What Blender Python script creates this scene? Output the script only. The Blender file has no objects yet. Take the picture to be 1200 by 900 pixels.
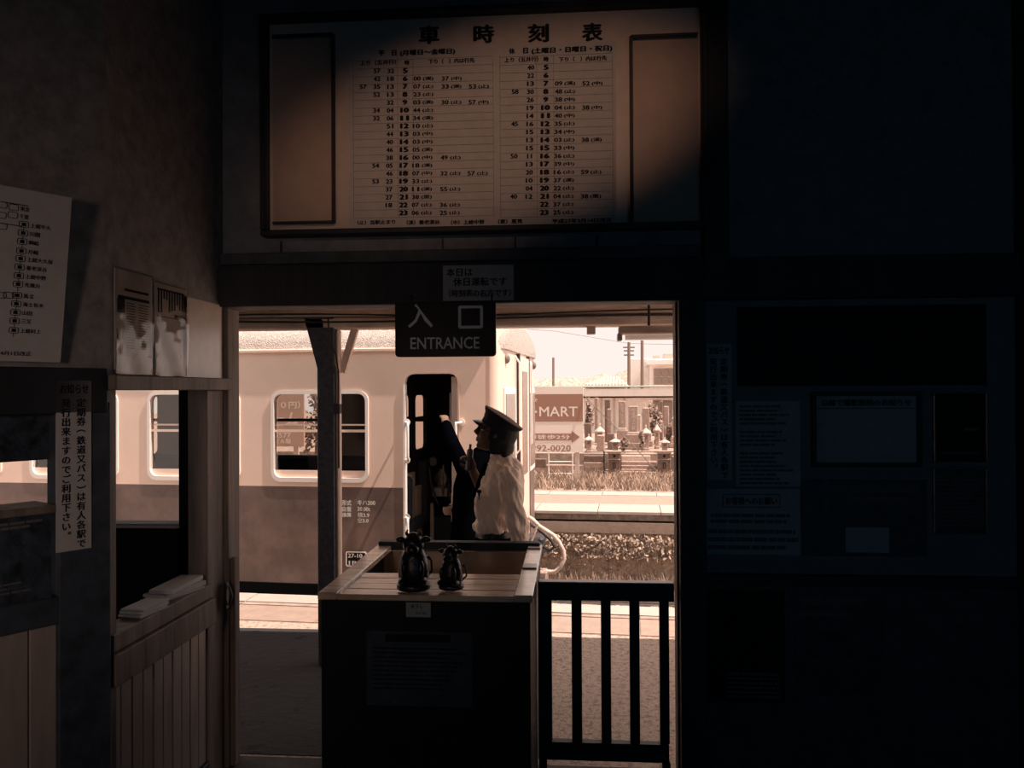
import bpy, bmesh, math, random
from mathutils import Vector, Matrix
random.seed(7)
R = math.radians
S = bpy.context.scene
COL = S.collection

# ------------------------------------------------------------------ camera
CAM = Vector((0, 0, 1.95)); FPX = 930.0
YAW, PITCH, ROLL = R(4.3), R(0.43), R(0.3)
CM = Matrix.Rotation(YAW, 3, 'Z') @ Matrix.Rotation(R(90) + PITCH, 3, 'X') @ Matrix.Rotation(-ROLL, 3, 'Z')
cd = bpy.data.cameras.new('camera'); cam = bpy.data.objects.new('camera', cd); COL.objects.link(cam)
cd.sensor_width = 36; cd.lens = FPX / 1200 * 36; cd.clip_end = 2000; cd.clip_start = 0.05
cam.matrix_world = Matrix.Translation(CAM) @ CM.to_4x4(); S.camera = cam

# ------------------------------------------------------------------ sky, sun, lamps, exposure
S.view_settings.view_transform = 'Standard'; S.view_settings.look = 'None'
S.view_settings.exposure = 0.0; S.view_settings.gamma = 1.0
S.view_settings.use_curve_mapping = False
W = bpy.data.worlds.new('sky'); S.world = W; W.use_nodes = True
nt = W.node_tree; bg = nt.nodes['Background']
tc = nt.nodes.new('ShaderNodeTexCoord'); nz = nt.nodes.new('ShaderNodeTexNoise'); rp = nt.nodes.new('ShaderNodeValToRGB')
nz.inputs['Scale'].default_value = 2.2; nz.inputs['Detail'].default_value = 5
rp.color_ramp.elements[0].position = .35; rp.color_ramp.elements[0].color = (.86, .74, .69, 1)
rp.color_ramp.elements[1].position = .7; rp.color_ramp.elements[1].color = (.90, .79, .74, 1)
nt.links.new(tc.outputs['Generated'], nz.inputs['Vector']); nt.links.new(nz.outputs['Fac'], rp.inputs['Fac'])
nt.links.new(rp.outputs['Color'], bg.inputs['Color']); bg.inputs['Strength'].default_value = 1.2
sd = bpy.data.lights.new('sun', 'SUN'); sd.energy = 8.0; sd.color = (1, .83, .74); sd.angle = R(.6)
sun = bpy.data.objects.new('sun', sd); COL.objects.link(sun)
SUNV = Vector((.34, -.075, .62)).normalized()
sun.rotation_euler = SUNV.to_track_quat('Z', 'Y').to_euler(); sun.location = (6, -2, 12)

def area(name, loc, target, size, energy, color, sy=None, spread=180):
    d = bpy.data.lights.new(name, 'AREA'); d.energy = energy; d.color = color; d.size = size
    if sy: d.shape = 'RECTANGLE'; d.size_y = sy
    d.spread = R(spread)
    o = bpy.data.objects.new(name, d); COL.objects.link(o); o.location = loc
    o.rotation_euler = (Vector(target) - Vector(loc)).to_track_quat('-Z', 'Y').to_euler()
    return o
# added dim blue fill for the waiting room, unseen behind the camera
area('blue_room_fill', (1.9, -2.0, 1.7), (1.0, 4.0, 1.5), 1.4, 4.2, (.20, .62, 1.0))
# added warm area light, unseen behind the camera, brightening the left corner
area('warm_corner_fill', (-1.35, -1.5, 2.1), (-2.05, 2.4, 1.65), .5, 1.9, (1, .70, .56), spread=52)
# added unseen spot imitating the warm reflected glow on the timetable case
def lamp_spot(name, loc, target, energy, deg, blend, col, sx, sy, tilt):
    d = bpy.data.lights.new(name, 'SPOT'); d.energy = energy; d.color = col
    d.spot_size = R(deg); d.spot_blend = blend; d.shadow_soft_size = .05
    o = bpy.data.objects.new(name, d); COL.objects.link(o); o.location = loc
    q = (Vector(target) - Vector(loc)).to_track_quat('-Z', 'Y')
    o.rotation_euler = (q.to_matrix() @ Matrix.Rotation(R(tilt), 3, 'Z')).to_euler(); o.scale = (sx, sy, 1)
    return o
lamp_spot('timetable_glow_spot', (0.1, -.6, 3.55), (-.40, 4.0, 3.25), 150, 34, 1.0, (1, .56, .37), 1.0, .45, 14)

# ------------------------------------------------------------------ helpers
def frame(origin, right, up=(0, 0, 1)):
    r = Vector(right).normalized(); u = Vector(up).normalized(); n = r.cross(u).normalized(); o = Vector(origin)
    return Matrix(((r.x, u.x, n.x, o.x), (r.y, u.y, n.y, o.y), (r.z, u.z, n.z, o.z), (0, 0, 0, 1)))
def ray(px, py):
    return (CM @ Vector(((px - 600) / FPX, (450 - py) / FPX, -1))).normalized()
def uv(F, px, py, w=0.0):
    n = F.to_3x3().col[2]; o = F.translation + n * w; d = ray(px, py)
    t = (o - CAM).dot(n) / d.dot(n); p = F.inverted() @ (CAM + d * t)
    return p.x, p.y
def rect(F, x0, y0, x1, y1, w=0.0):
    xm, ym = (x0 + x1) / 2, (y0 + y1) / 2
    return uv(F, x0, ym, w)[0], uv(F, xm, y1, w)[1], uv(F, x1, ym, w)[0], uv(F, xm, y0, w)[1]

def rr(u0, v0, u1, v1, r, n=5):
    out = []
    for cx, cy, a in ((u1 - r, v1 - r, 0), (u0 + r, v1 - r, 90), (u0 + r, v0 + r, 180), (u1 - r, v0 + r, 270)):
        for k in range(n + 1):
            t = R(a + 90 * k / n); out.append((cx + r * math.cos(t), cy + r * math.sin(t)))
    return out
def curve_mesh(c):
    o = bpy.data.objects.new('tmp', c); COL.objects.link(o)
    dg = bpy.context.evaluated_depsgraph_get(); dg.update()
    m = bpy.data.meshes.new_from_object(o.evaluated_get(dg))
    V = [v.co.copy() for v in m.vertices]; P = [tuple(p.vertices) for p in m.polygons]
    bpy.data.objects.remove(o); bpy.data.curves.remove(c); bpy.data.meshes.remove(m)
    return V, P
_tc = {}
def glyphs(s, bold=0.0):
    k = (s, bold)
    if k not in _tc:
        c = bpy.data.curves.new('t', 'FONT'); c.body = s; c.size = 1; c.resolution_u = 2
        V, P = curve_mesh(c)
        if not V: V, P = [Vector((0, 0, 0))], []
        if bold and P:      # heavier print: the glyph struck several times, slightly shifted
            V0, P0 = V, P; V = []; P = []
            for dx, dy in ((-bold, 0), (bold, 0), (0, -bold*.6), (0, bold*.6)):
                n = len(V); V += [v + Vector((dx, dy, .00025*len(P)/max(1, len(P0)))) for v in V0]; P += [tuple(i+n for i in p) for p in P0]
        xs = [v.x for v in V]; ys = [v.y for v in V]
        _tc[k] = (V, P, min(xs), min(ys), max(xs), max(ys))
    return _tc[k]
I4 = Matrix.Identity(4)
class MB:
    def __init__(s): s.v = []; s.f = []
    def add(s, V, P, M=I4):
        b = len(s.v); s.v += [M @ Vector(v) for v in V]; s.f += [tuple(b + i for i in p) for p in P]; return s
    def box(s, a, b, M=I4):
        x0, y0, z0 = a; x1, y1, z1 = b
        if x0 > x1: x0, x1 = x1, x0
        if y0 > y1: y0, y1 = y1, y0
        if z0 > z1: z0, z1 = z1, z0
        V = [(x0,y0,z0),(x1,y0,z0),(x1,y1,z0),(x0,y1,z0),(x0,y0,z1),(x1,y0,z1),(x1,y1,z1),(x0,y1,z1)]
        return s.add(V, [(0,3,2,1),(4,5,6,7),(0,1,5,4),(1,2,6,5),(2,3,7,6),(3,0,4,7)], M)
    def bbox(s, a, b, M=I4, r=.004):   # bevelled box
        bm = bmesh.new(); bmesh.ops.create_cube(bm, size=1)
        A, B = Vector(a), Vector(b); c = (A + B) / 2; d = B - A
        for v in bm.verts: v.co = Vector((c.x + v.co.x * abs(d.x), c.y + v.co.y * abs(d.y), c.z + v.co.z * abs(d.z)))
        r = min(r, min(abs(d.x), abs(d.y), abs(d.z)) * .45)
        bmesh.ops.bevel(bm, geom=bm.edges[:], offset=r, segments=1, affect='EDGES')
        return s.bm(bm, M)
    def bm(s, bm, M=I4):
        bm.verts.index_update()
        s.add([v.co.copy() for v in bm.verts], [tuple(v.index for v in f.verts) for f in bm.faces], M); bm.free(); return s
    def bar(s, p0, p1, w, h, M=I4, up=(0, 0, 1)):
        p0, p1 = Vector(p0), Vector(p1); d = p1 - p0; L = d.length; d.normalize()
        u = Vector(up); x = d.cross(u)
        if x.length < 1e-4: x = d.cross(Vector((1, 0, 0)))
        x.normalize(); y = x.cross(d)
        T = Matrix(((x.x, y.x, d.x, p0.x), (x.y, y.y, d.y, p0.y), (x.z, y.z, d.z, p0.z), (0, 0, 0, 1)))
        return s.box((-w/2, -h/2, 0), (w/2, h/2, L), M @ T)
    def tube(s, pts, r, n=10, M=I4, cap=True):
        pts = [Vector(p) for p in pts]; N = len(pts); rs = r if isinstance(r, (list, tuple)) else [r] * N
        V = []; P = []; px = None
        for i, p in enumerate(pts):
            d = (pts[min(i+1, N-1)] - pts[max(i-1, 0)]).normalized()
            if px is None:
                px = d.cross(Vector((0, 0, 1)))
                if px.length < .1: px = d.cross(Vector((1, 0, 0)))
            px = (px - d * px.dot(d)).normalized(); py = d.cross(px)
            for k in range(n):
                a = 2*math.pi*k/n; V.append(p + (px*math.cos(a) + py*math.sin(a)) * rs[i])
        for i in range(N-1):
            for k in range(n):
                P.append((i*n+k, i*n+(k+1) % n, (i+1)*n+(k+1) % n, (i+1)*n+k))
        if cap: P.append(tuple(range(n))[::-1]); P.append(tuple((N-1)*n+k for k in range(n)))
        return s.add(V, P, M)
    def lathe(s, prof, c=(0, 0, 0), n=20, M=I4, sx=1, sy=1):
        V = []; P = []; N = len(prof)
        for r, z in prof:
            for k in range(n):
                a = 2*math.pi*k/n; V.append((c[0]+r*math.cos(a)*sx, c[1]+r*math.sin(a)*sy, c[2]+z))
        for i in range(N-1):
            for k in range(n): P.append((i*n+k, i*n+(k+1) % n, (i+1)*n+(k+1) % n, (i+1)*n+k))
        P.append(tuple(range(n))[::-1]); P.append(tuple((N-1)*n+k for k in range(n)))
        return s.add(V, P, M)
    def ball(s, c, rx, ry=None, rz=None, M=I4, n=14, rot=None):
        ry = ry or rx; rz = rz or rx
        bm = bmesh.new(); bmesh.ops.create_uvsphere(bm, u_segments=n, v_segments=max(6, n*2//3), radius=1)
        T = Matrix.Translation(Vector(c)) @ (rot.to_4x4() if rot else I4) @ Matrix.Diagonal((rx, ry, rz, 1))
        return s.bm(bm, M @ T)
    def plate(s, F, outline, holes, w0, w1):
        c = bpy.data.curves.new('p', 'CURVE'); c.dimensions = '2D'; c.fill_mode = 'BOTH'; c.extrude = abs(w1-w0)/2
        for poly in [outline] + list(holes):
            sp = c.splines.new('POLY'); sp.points.add(len(poly)-1)
            for i, p in enumerate(poly): sp.points[i].co = (p[0], p[1], 0, 1)
            sp.use_cyclic_u = True
        V, P = curve_mesh(c)
        return s.add(V, P, F @ Matrix.Translation((0, 0, (w0+w1)/2)))
    def text(s, F, t, u0, v0, u1, v1, w=.002, bold=.01, fit=False, align='c'):
        V, P, x0, y0, x1, y1 = glyphs(t, bold)
        if x1-x0 < 1e-5 or y1-y0 < 1e-5: return s
        sy = (v1-v0)/(y1-y0); sx = (u1-u0)/(x1-x0) if fit else sy
        ux = u0 if (fit or align == 'l') else (u0+u1)/2 - sx*(x1-x0)/2
        if not fit and align == 'r': ux = u1 - sx*(x1-x0)
        return s.add([(ux+(v.x-x0)*sx, v0+(v.y-y0)*sy, w+v.z) for v in V], P, F)
    def vtext(s, F, t, u, vtop, em, w=.002, bold=.02, pitch=None):
        pitch = pitch or em; v = vtop
        for ch in t:
            V, P, x0, y0, x1, y1 = glyphs(ch, bold)
            if ch in '（）ー':
                cx, cy = (x0+x1)/2, (y0+y1)/2
                pts = [(u + (p.y-cy)*em, v - em*.5 - (p.x-cx)*em, w+p.z) for p in V]
            elif ch in '。、':
                pts = [(u + (p.x-x0+.15)*em, v - (y1-p.y+.05)*em, w+p.z) for p in V]
            else:
                pts = [(u + (p.x-.5)*em, v - em*.88 + p.y*em, w+p.z) for p in V]
            s.add(pts, P, F); v -= pitch
        return s
    def build(s, name, mat, parent=None, label=None, cat=None, group=None, kind=None, smooth=False, sub=None):
        root = parent
        while root is not None and root.parent is not None: root = root.parent
        if root is not None: loc = root.location.copy()
        else:
            xs = [v.x for v in s.v]; ys = [v.y for v in s.v]; zs = [v.z for v in s.v]
            loc = Vector(((min(xs)+max(xs))/2, (min(ys)+max(ys))/2, min(zs)))
        m = bpy.data.meshes.new(name); m.from_pydata([v - loc for v in s.v], [], s.f); m.validate(); m.update()
        bm = bmesh.new(); bm.from_mesh(m); bmesh.ops.recalc_face_normals(bm, faces=bm.faces[:]) if len(bm.faces) < 60000 else None
        bm.to_mesh(m); bm.free()
        if smooth:
            for p in m.polygons: p.use_smooth = True
        o = bpy.data.objects.new(name, m); COL.objects.link(o); m.materials.append(mat)
        if parent is None: o.location = loc
        else: o.parent = parent
        if smooth and smooth != 'all':
            try: m.set_sharp_from_angle(angle=R(50))
            except Exception: pass
        tag(o, label, cat, group, kind)
        return o
def tag(o, label=None, cat=None, group=None, kind=None):
    if label: o['label'] = label
    if cat: o['category'] = cat
    if group: o['group'] = group
    if kind: o['kind'] = kind
    return o
def thing(name, label, cat, loc, group=None):
    o = bpy.data.objects.new(name, None); COL.objects.link(o); o.location = Vector(loc); o.empty_display_size = .1
    return tag(o, label, cat, group)
def copy_tree(o, loc=None, label=None, parent=None, group=None):
    c = o.copy(); COL.objects.link(c)
    if parent: c.parent = parent
    if loc is not None: c.location = Vector(loc)
    if label: c['label'] = label
    if group: c['group'] = group
    for ch in list(o.children): copy_tree(ch, parent=c)
    return c

def mat(name, col, rough=.7, vary=.0, scale=8, bump=0, metal=0, col2=None, spec=.5, stretch=None, coat=0, emit=None, contrast=(.35, .65)):
    m = bpy.data.materials.new(name); m.use_nodes = True; t = m.node_tree; b = t.nodes['Principled BSDF']
    b.inputs['Base Color'].default_value = (*col, 1); b.inputs['Roughness'].default_value = rough
    b.inputs['Metallic'].default_value = metal; b.inputs['Specular IOR Level'].default_value = spec
    if coat: b.inputs['Coat Weight'].default_value = coat; b.inputs['Coat Roughness'].default_value = .15
    if emit: b.inputs['Emission Color'].default_value = (*emit[0], 1); b.inputs['Emission Strength'].default_value = emit[1]
    if vary or bump or col2:
        c = t.nodes.new('ShaderNodeTexCoord'); mp = t.nodes.new('ShaderNodeMapping'); n = t.nodes.new('ShaderNodeTexNoise')
        g = t.nodes.new('ShaderNodeNewGeometry')
        t.links.new(g.outputs['Position'], mp.inputs['Vector']); t.links.new(mp.outputs['Vector'], n.inputs['Vector'])
        if stretch: mp.inputs['Scale'].default_value = stretch
        n.inputs['Scale'].default_value = scale; n.inputs['Detail'].default_value = 6; n.inputs['Roughness'].default_value = .65
        if vary or col2:
            r = t.nodes.new('ShaderNodeValToRGB'); t.links.new(n.outputs['Fac'], r.inputs['Fac'])
            lo = col2 or tuple(x*(1-vary) for x in col); hi = col if col2 else tuple(min(1, x*(1+vary)) for x in col)
            r.color_ramp.elements[0].position = contrast[0]; r.color_ramp.elements[0].color = (*lo, 1)
            r.color_ramp.elements[1].position = contrast[1]; r.color_ramp.elements[1].color = (*hi, 1)
            t.links.new(r.outputs['Color'], b.inputs['Base Color'])
        if bump:
            n2 = t.nodes.new('ShaderNodeTexNoise'); n2.inputs['Scale'].default_value = scale*3; n2.inputs['Detail'].default_value = 4
            t.links.new(mp.outputs['Vector'], n2.inputs['Vector'])
            bp = t.nodes.new('ShaderNodeBump'); bp.inputs['Strength'].default_value = bump; bp.inputs['Distance'].default_value = .02
            t.links.new(n2.outputs['Fac'], bp.inputs['Height']); t.links.new(bp.outputs['Normal'], b.inputs['Normal'])
    return m
def glass(name, tint=(.9, .9, .9), refl=.1, rough=.02):
    m = bpy.data.materials.new(name); m.use_nodes = True; t = m.node_tree; t.nodes.clear()
    o = t.nodes.new('ShaderNodeOutputMaterial'); mx = t.nodes.new('ShaderNodeMixShader'); tr = t.nodes.new('ShaderNodeBsdfTransparent')
    gl = t.nodes.new('ShaderNodeBsdfGlossy'); lw = t.nodes.new('ShaderNodeLayerWeight'); mt = t.nodes.new('ShaderNodeMath')
    tr.inputs['Color'].default_value = (*tint, 1); gl.inputs['Roughness'].default_value = rough; gl.inputs['Color'].default_value = (1, .9, .85, 1)
    lw.inputs['Blend'].default_value = .25; mt.operation = 'ADD'; mt.use_clamp = True; mt.inputs[1].default_value = refl
    t.links.new(lw.outputs['Fresnel'], mt.inputs[0]); t.links.new(mt.outputs[0], mx.inputs[0])
    t.links.new(tr.outputs[0], mx.inputs[1]); t.links.new(gl.outputs[0], mx.inputs[2]); t.links.new(mx.outputs[0], o.inputs[0])
    return m

M = {}
M['plaster'] = mat('plaster', (.26, .24, .23), .85, .25, 14, .25)
M['plaster_up'] = mat('painted board', (.20, .21, .23), .8, .2, 9, .15)
M['darkwood'] = mat('dark stained wood', (.020, .022, .027), .6, .4, 6, .2, stretch=(1, 1, .12))
M['navywood'] = mat('navy painted wood', (.050, .060, .078), .55, .35, 10, .2)
M['brownwood'] = mat('worn brown wood', (.19, .145, .12), .6, .4, 10, .25, stretch=(1, 1, .1))
M['warmpaint'] = mat('cream painted board', (.42, .34, .29), .35, .12, 12, .1, stretch=(1, 1, .2))
M['floor'] = mat('waiting room concrete', (.035, .035, .038), .75, .4, 5, .2)
M['ceiling'] = mat('ceiling board', (.05, .05, .055), .9)
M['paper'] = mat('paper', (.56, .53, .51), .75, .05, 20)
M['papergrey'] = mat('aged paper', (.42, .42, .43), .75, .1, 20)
M['paperdark'] = mat('dark poster print', (.035, .045, .06), .5, .7, 18)
M['posterblack'] = mat('black poster print', (.008, .009, .013), .6, .5, 8, spec=.2)
M['ink'] = mat('ink', (.012, .012, .018), .7, spec=.2)
M['inkgrey'] = mat('grey ink', (.14, .13, .13), .8)
M['black'] = mat('black gloss', (.006, .006, .010), .35)
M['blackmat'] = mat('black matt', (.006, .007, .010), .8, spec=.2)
M['case'] = mat('notice case backing', (.66, .56, .49), .35, .06, 12)
M['metal'] = mat('worn metal', (.35, .32, .30), .4, .2, 30, metal=.8)
M['metaldark'] = mat('dark metal', (.04, .04, .045), .45, metal=.6)
M['signletter'] = mat('sign letter paint', (.75, .80, .85), .5)
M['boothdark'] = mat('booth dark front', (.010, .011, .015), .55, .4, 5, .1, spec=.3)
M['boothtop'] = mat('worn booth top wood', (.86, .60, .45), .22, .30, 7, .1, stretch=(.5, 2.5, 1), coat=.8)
M['cream'] = mat('train cream paint', (.86, .64, .52), .38, .05, 1.6, .02)
M['maroon'] = mat('train lower paint', (.150, .100, .085), .45, .28, 2.4, .05)
M['trainwhite'] = mat('white enamel', (.85, .78, .72), .35)
M['roofpaint'] = mat('peeling roof paint', (.52, .45, .40), .6, .22, 30, 1.0, stretch=(1, 1, 1))
M['traindark'] = mat('train interior dark', (.014, .014, .018), .7)
M['under'] = mat('underframe black', (.006, .006, .008), .8)
M['seat'] = mat('seat fabric', (.03, .035, .05), .9)
M['interiorwall'] = mat('train inner panel', (.50, .38, .31), .6)
M['glass'] = glass('window glass', (.82, .80, .78), .03)
M['acrylic'] = glass('acrylic pane', (.95, .93, .92), .0, .12)
M['canopy'] = mat('canopy timber', (.78, .60, .50), .7, .35, 8, .3, stretch=(.2, 1, 1))
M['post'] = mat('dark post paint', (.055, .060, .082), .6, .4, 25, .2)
M['postlit'] = mat('pale conduit', (.85, .66, .55), .5)  # pale tone for the post's lit side and one brace
M['asphalt'] = mat('platform asphalt', (.50, .37, .295), .9, .0, 26, .6, col2=(.24, .175, .145), contrast=(.36, .52))
M['slab'] = mat('platform concrete slab', (.33, .24, .19), .8, .1, 8, .15)
M['slabwhite'] = mat('white painted edge', (.45, .37, .32), .7, .06, 8, .1)
M['ballast'] = mat('ballast stone', (.55, .44, .37), .9, .45, 14, .3)
M['soil'] = mat('dry soil', (.30, .225, .18), .95, .4, 6, .6)
M['grass'] = mat('dry grass', (.40, .29, .22), .9, .45, 5)
M['leaf'] = mat('ivy leaves', (.34, .25, .19), .8, .6, 12)
M['leafdark'] = mat('shrub leaves', (.30, .21, .17), .85, .5, 10)
M['concrete'] = mat('weathered concrete', (.34, .25, .20), .85, .25, 6, .3)
M['concretedark'] = mat('stained concrete', (.20, .145, .115), .9, .4, 9, .3)
M['granite'] = mat('grey granite', (.36, .25, .20), .55, .3, 26, .05)
M['granitelight'] = mat('pale granite', (.58, .45, .38), .6, .2, 20, .05)
M['granitedark'] = mat('polished dark granite', (.18, .115, .09), .3, .3, 26)
M['signwhite'] = mat('sign white', (.74, .63, .56), .6)
M['signbrown'] = mat('sign brown', (.30, .155, .105), .6)
M['white'] = mat('white render', (.86, .78, .72), .8, .04, 3)
M['rooftile'] = mat('roof tiles', (.70, .56, .48), .8, .15, 9)
M['hill'] = mat('wooded hill', (.46, .33, .27), .95, .45, .5)
M['shirt'] = mat('white uniform shirt', (.95, .76, .63), .8, .05, 5, .9, stretch=(2, 1, .45))
M['navycloth'] = mat('navy uniform cloth', (.0012, .0013, .0022), 1.0, spec=0)
M['cap'] = mat('uniform cap felt', (.016, .016, .022), .85, spec=.2)
M['captop'] = mat('cap top cloth', (.16, .115, .09), .9)
M['skin'] = mat('skin', (.17, .098, .066), .65, spec=.25)
M['hair'] = mat('dark hair', (.006, .006, .009), .6, spec=.3)
M['carved'] = mat('dark carved wood', (.011, .010, .012), .3, .4, 20, .2)
M['sleeve'] = glass('plastic sleeve', (.93, .92, .9), .04, .10)
M['signblack'] = mat('sign black', (.005, .005, .008), .35, spec=.12)
M['bank'] = mat('dry grass bank', (.46, .34, .26), .95, .35, 9, .8)
M['panelgloss'] = mat('glossy cream panel', (.72, .59, .51), .22, .06, 12)  # brighter copy of the cream board for the warmly lit wall by the doorway
M['hoard'] = mat('hoarding tan', (.46, .31, .24), .7)
M['poledark'] = mat('weathered pole', (.20, .135, .105), .8)
M['shadepaint'] = mat('dark tar patch', (.005, .005, .007), .9, .0, 5, .5, col2=(.026, .024, .026), contrast=(.62, .42))  # near-black colour standing for shade on the left platform
M['rubber'] = mat('black rubber', (.03, .027, .027), .6)
M['window'] = mat('far window glass', (.30, .22, .18), .2)
M['lampwhite'] = mat('fluorescent tube', (.9, .85, .8), .4, emit=((1, .72, .55), .15))

# ------------------------------------------------------------------ frames
YW = 4.0
FW = frame((0, YW, 0), (1, 0, 0))                         # platform-side wall, faces the camera
XL = uv(FW, 262, 550)[0]                                  # left side wall plane
FL = frame((XL, 0, 0), (0, 1, 0))                         # faces +X, u = Y
YC = uv(FL, 122, 400)[0]                                  # corner
DA = R(33)
FD = frame((XL, YC, 0), (math.sin(DA), math.cos(DA), 0))  # diagonal wall, u<0 towards the camera
TH = R(4.2)
AX = Vector((math.cos(TH), -math.sin(TH), 0)); NX = Vector((math.sin(TH), math.cos(TH), 0))
FT = frame((0, 7.32, 0), AX)                              # train side plane; w>0 toward station
def E(s, d, z): return Vector((0, 7.32, 0)) + AX*s + NX*d + Vector((0, 0, z))
ME = Matrix(((AX.x, NX.x, 0, 0), (AX.y, NX.y, 0, 7.32), (0, 0, 1, 0), (0, 0, 0, 1)))   # (s, d, z) -> world
def epx(px, py, d):                                       # s, z on the plane at depth d
    F = frame(E(0, d, 0), AX); return uv(F, px, py)
def EF(d): return frame(E(0, d, 0), AX)
CEIL = 4.25

# ================================================================== SETTING: waiting room shell
def fbox(F, u0, v0, u1, v1, w0, w1): return MB().box((u0, v0, w0), (u1, v1, w1), F)
oL = XL                                   # opening left
oR = uv(FW, 795, 550)[0]                  # opening right
oT = uv(FW, 600, 356)[1]                  # opening top
XR = 2.75
TK = -.14                                 # wall thickness (behind the plane)
MB().box((-4.5, -2.6, -.12), (XR+.1, YW+.14, 0)).build('floor', M['floor'], kind='structure')
MB().box((-4.5, -2.6, CEIL), (XR+.1, YW+.14, CEIL+.1)).build('ceiling', M['ceiling'], kind='structure')
MB().box((XR, -2.6, 0), (XR+.1, YW, CEIL)).build('wall_right', M['plaster_up'], kind='structure')
MB().box((-4.5, -2.7, 0), (XR+.1, -2.6, CEIL)).build('wall_back', M['plaster_up'], kind='structure')
# platform-side wall: plate with the doorway and the office window cut out
wl, wb, wr, wt = -3.6, 1.255, uv(FW, 215, 520)[0], uv(FW, 120, 440)[1]
MB().plate(FW, [(-4.4, 0), (oL, 0), (oL, oT), (oR, oT), (oR, 0), (XR, 0), (XR, CEIL), (-4.4, CEIL)],
           [[(wl, wb), (wr, wb), (wr, wt), (wl, wt)]], TK, 0).build('wall_front', M['plaster_up'], kind='structure')
# left side wall above the hatch and its frame
hx0, hx1 = uv(FL, 136, 600)[0], uv(FL, 243, 600)[0]
hT = uv(FL, 190, 452)[1]; hB = uv(FL, 190, 712)[1]
MB().box((YC, hT+.02, -.10), (YW, CEIL, 0), FL).build('wall_left', M['plaster'], kind='structure')
MB().box((-2.2, 1.97, -.10), (0, CEIL, 0), FD).build('wall_corner', M['plaster'], kind='structure')
FD2 = FD @ Matrix.Translation((-2.2, 0, 0))
p = FD @ Vector((-2.2, 0, 0))
MB().box((-4.5, -2.6, 0), (p.x-.02, p.y, CEIL)).build('wall_side', M['plaster_up'], kind='structure')
# ledge running along both left walls
y0 = hT - .005
MB().bbox((YC-.01, y0-.015, -.02), (YW-.02, y0+.045, .055), FL).build('trim_1', M['brownwood'], kind='structure')
lz = uv(FD, 30, 440)[1]
MB().bbox((-2.2, lz-.14, -.02), (.0, lz+.03, .03), FD).build('trim_2', M['darkwood'], kind='structure')
# hatch surround: stiles, sills
sb = uv(FL, 190, 735)[1]
o = MB().box((YC-.03, 0, -.10), (hx0-.0, y0-.015, .0), FL).build('trim_3', M['brownwood'], kind='structure')
MB().bbox((hx1, 0, -.10), (YW, y0-.015, .0), FL).build('trim_4', M['brownwood'], kind='structure')
MB().bbox((hx0-.05, hB-.07, -.10), (hx1, hB, .02), FL).build('trim_5', M['brownwood'], kind='structure')
MB().bbox((hx0-.05, hB-.20, -.02), (hx1+.02, hB-.075, .035), FL).build('trim_6', M['brownwood'], kind='structure')
# boarded dado under the hatch: every board a part
bw = MB().box((YC, 0, -.10), (YW, hB-.19, -.03), FL).build('wall_dado', M['darkwood'], kind='structure')
n = 10; u0, u1 = hx0-.04, hx1+.0
for k in range(n):
    a = u0 + (u1-u0)*k/n; b = u0 + (u1-u0)*(k+1)/n
    MB().bbox((a+.002, .12, -.03), (b-.002, hB-.2, -.006-.002*(k % 2)), FL, .004).build('board', M['warmpaint'], bw)
MB().bbox((u0, 0, -.03), (u1, .12, .01), FL).build('baseboard_left', M['darkwood'], kind='structure')
bd = MB().box((-2.2, 0, -.10), (-.03, .98, -.03), FD).build('wall_dado_corner', M['darkwood'], kind='structure')
zr = uv(FD, 30, 738)[1]
for k in range(12):
    a = -.12 - .145*(k+1)
    MB().bbox((a+.002, .12, -.03), (a+.143, zr, -.006), FD, .004).build('board', M['warmpaint'], bd)
MB().bbox((-2.2, zr, -.04), (-.05, zr+.10, .02), FD).build('trim_7', M['navywood'], kind='structure')
# square corner post where the two left walls meet
pc0, pc1 = uv(FD, 66, 600)[0], .0
MB().bbox((pc0, 0, -.08), (.015, lz-.10, .022), FD).build('column', M['navywood'], kind='structure')
# header beam, trims over the doorway
hb = rect(FW, 258, 307, 1290, 356)
MB().bbox((oL-.02, oT-.0, 0), (XR, uv(FW, 600, 308)[1], .05), FW).build('trim_8', M['darkwood'], kind='structure')
tz = uv(FW, 600, 292)[1], uv(FW, 600, 306)[1]
MB().bbox((oL-.02, tz[1], 0), (uv(FW, 820, 300)[0], tz[0], .035), FW).build('trim_9', M['navywood'], kind='structure')
for k, px in enumerate((330, 519, 604, 700)):
    x = uv(FW, px, 285)[0]
    MB().box((x-.004, tz[0]+.002, 0), (x+.004, tz[0]+.06, .012), FW).build('trim_%d' % (10+k), M['darkwood'], kind='structure')
# jamb right of the doorway, rails and stiles of the notice wall
jr = uv(FW, 825, 500)[0]
MB().bbox((oR, 0, -.14), (jr, oT+.01, .06), FW).build('trim_14', M['darkwood'], kind='structure')
MB().box((oR-.008, .0, -.12), (oR, oT, -.02), FW).build('trim_15', M['brownwood'], kind='structure')
rz0, rz1 = uv(FW, 1000, 686)[1], uv(FW, 1000, 673)[1]
MB().bbox((jr, rz0, 0), (XR, rz1, .03), FW).build('trim_16', M['darkwood'], kind='structure')
rx = uv(FW, 1190, 500)[0]
MB().bbox((rx, 0, 0), (rx+.14, CEIL, .09), FW).build('trim_17', M['darkwood'], kind='structure')
cx = uv(FW, 822, 100)[0]
MB().bbox((cx, oT+.1, 0), (cx+.12, CEIL, .06), FW).build('trim_18', M['darkwood'], kind='structure')
MB().bbox((jr, 0, 0), (XR, rz0, .008), FW).build('trim_19', M['navywood'], kind='structure')
# left jamb of the doorway
ja = uv(FW, 262, 550)[0]
MB().bbox((oL-.01, 0, -.14), (oL+.025, oT, -.0), FW).build('trim_20', M['brownwood'], kind='structure')
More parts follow.
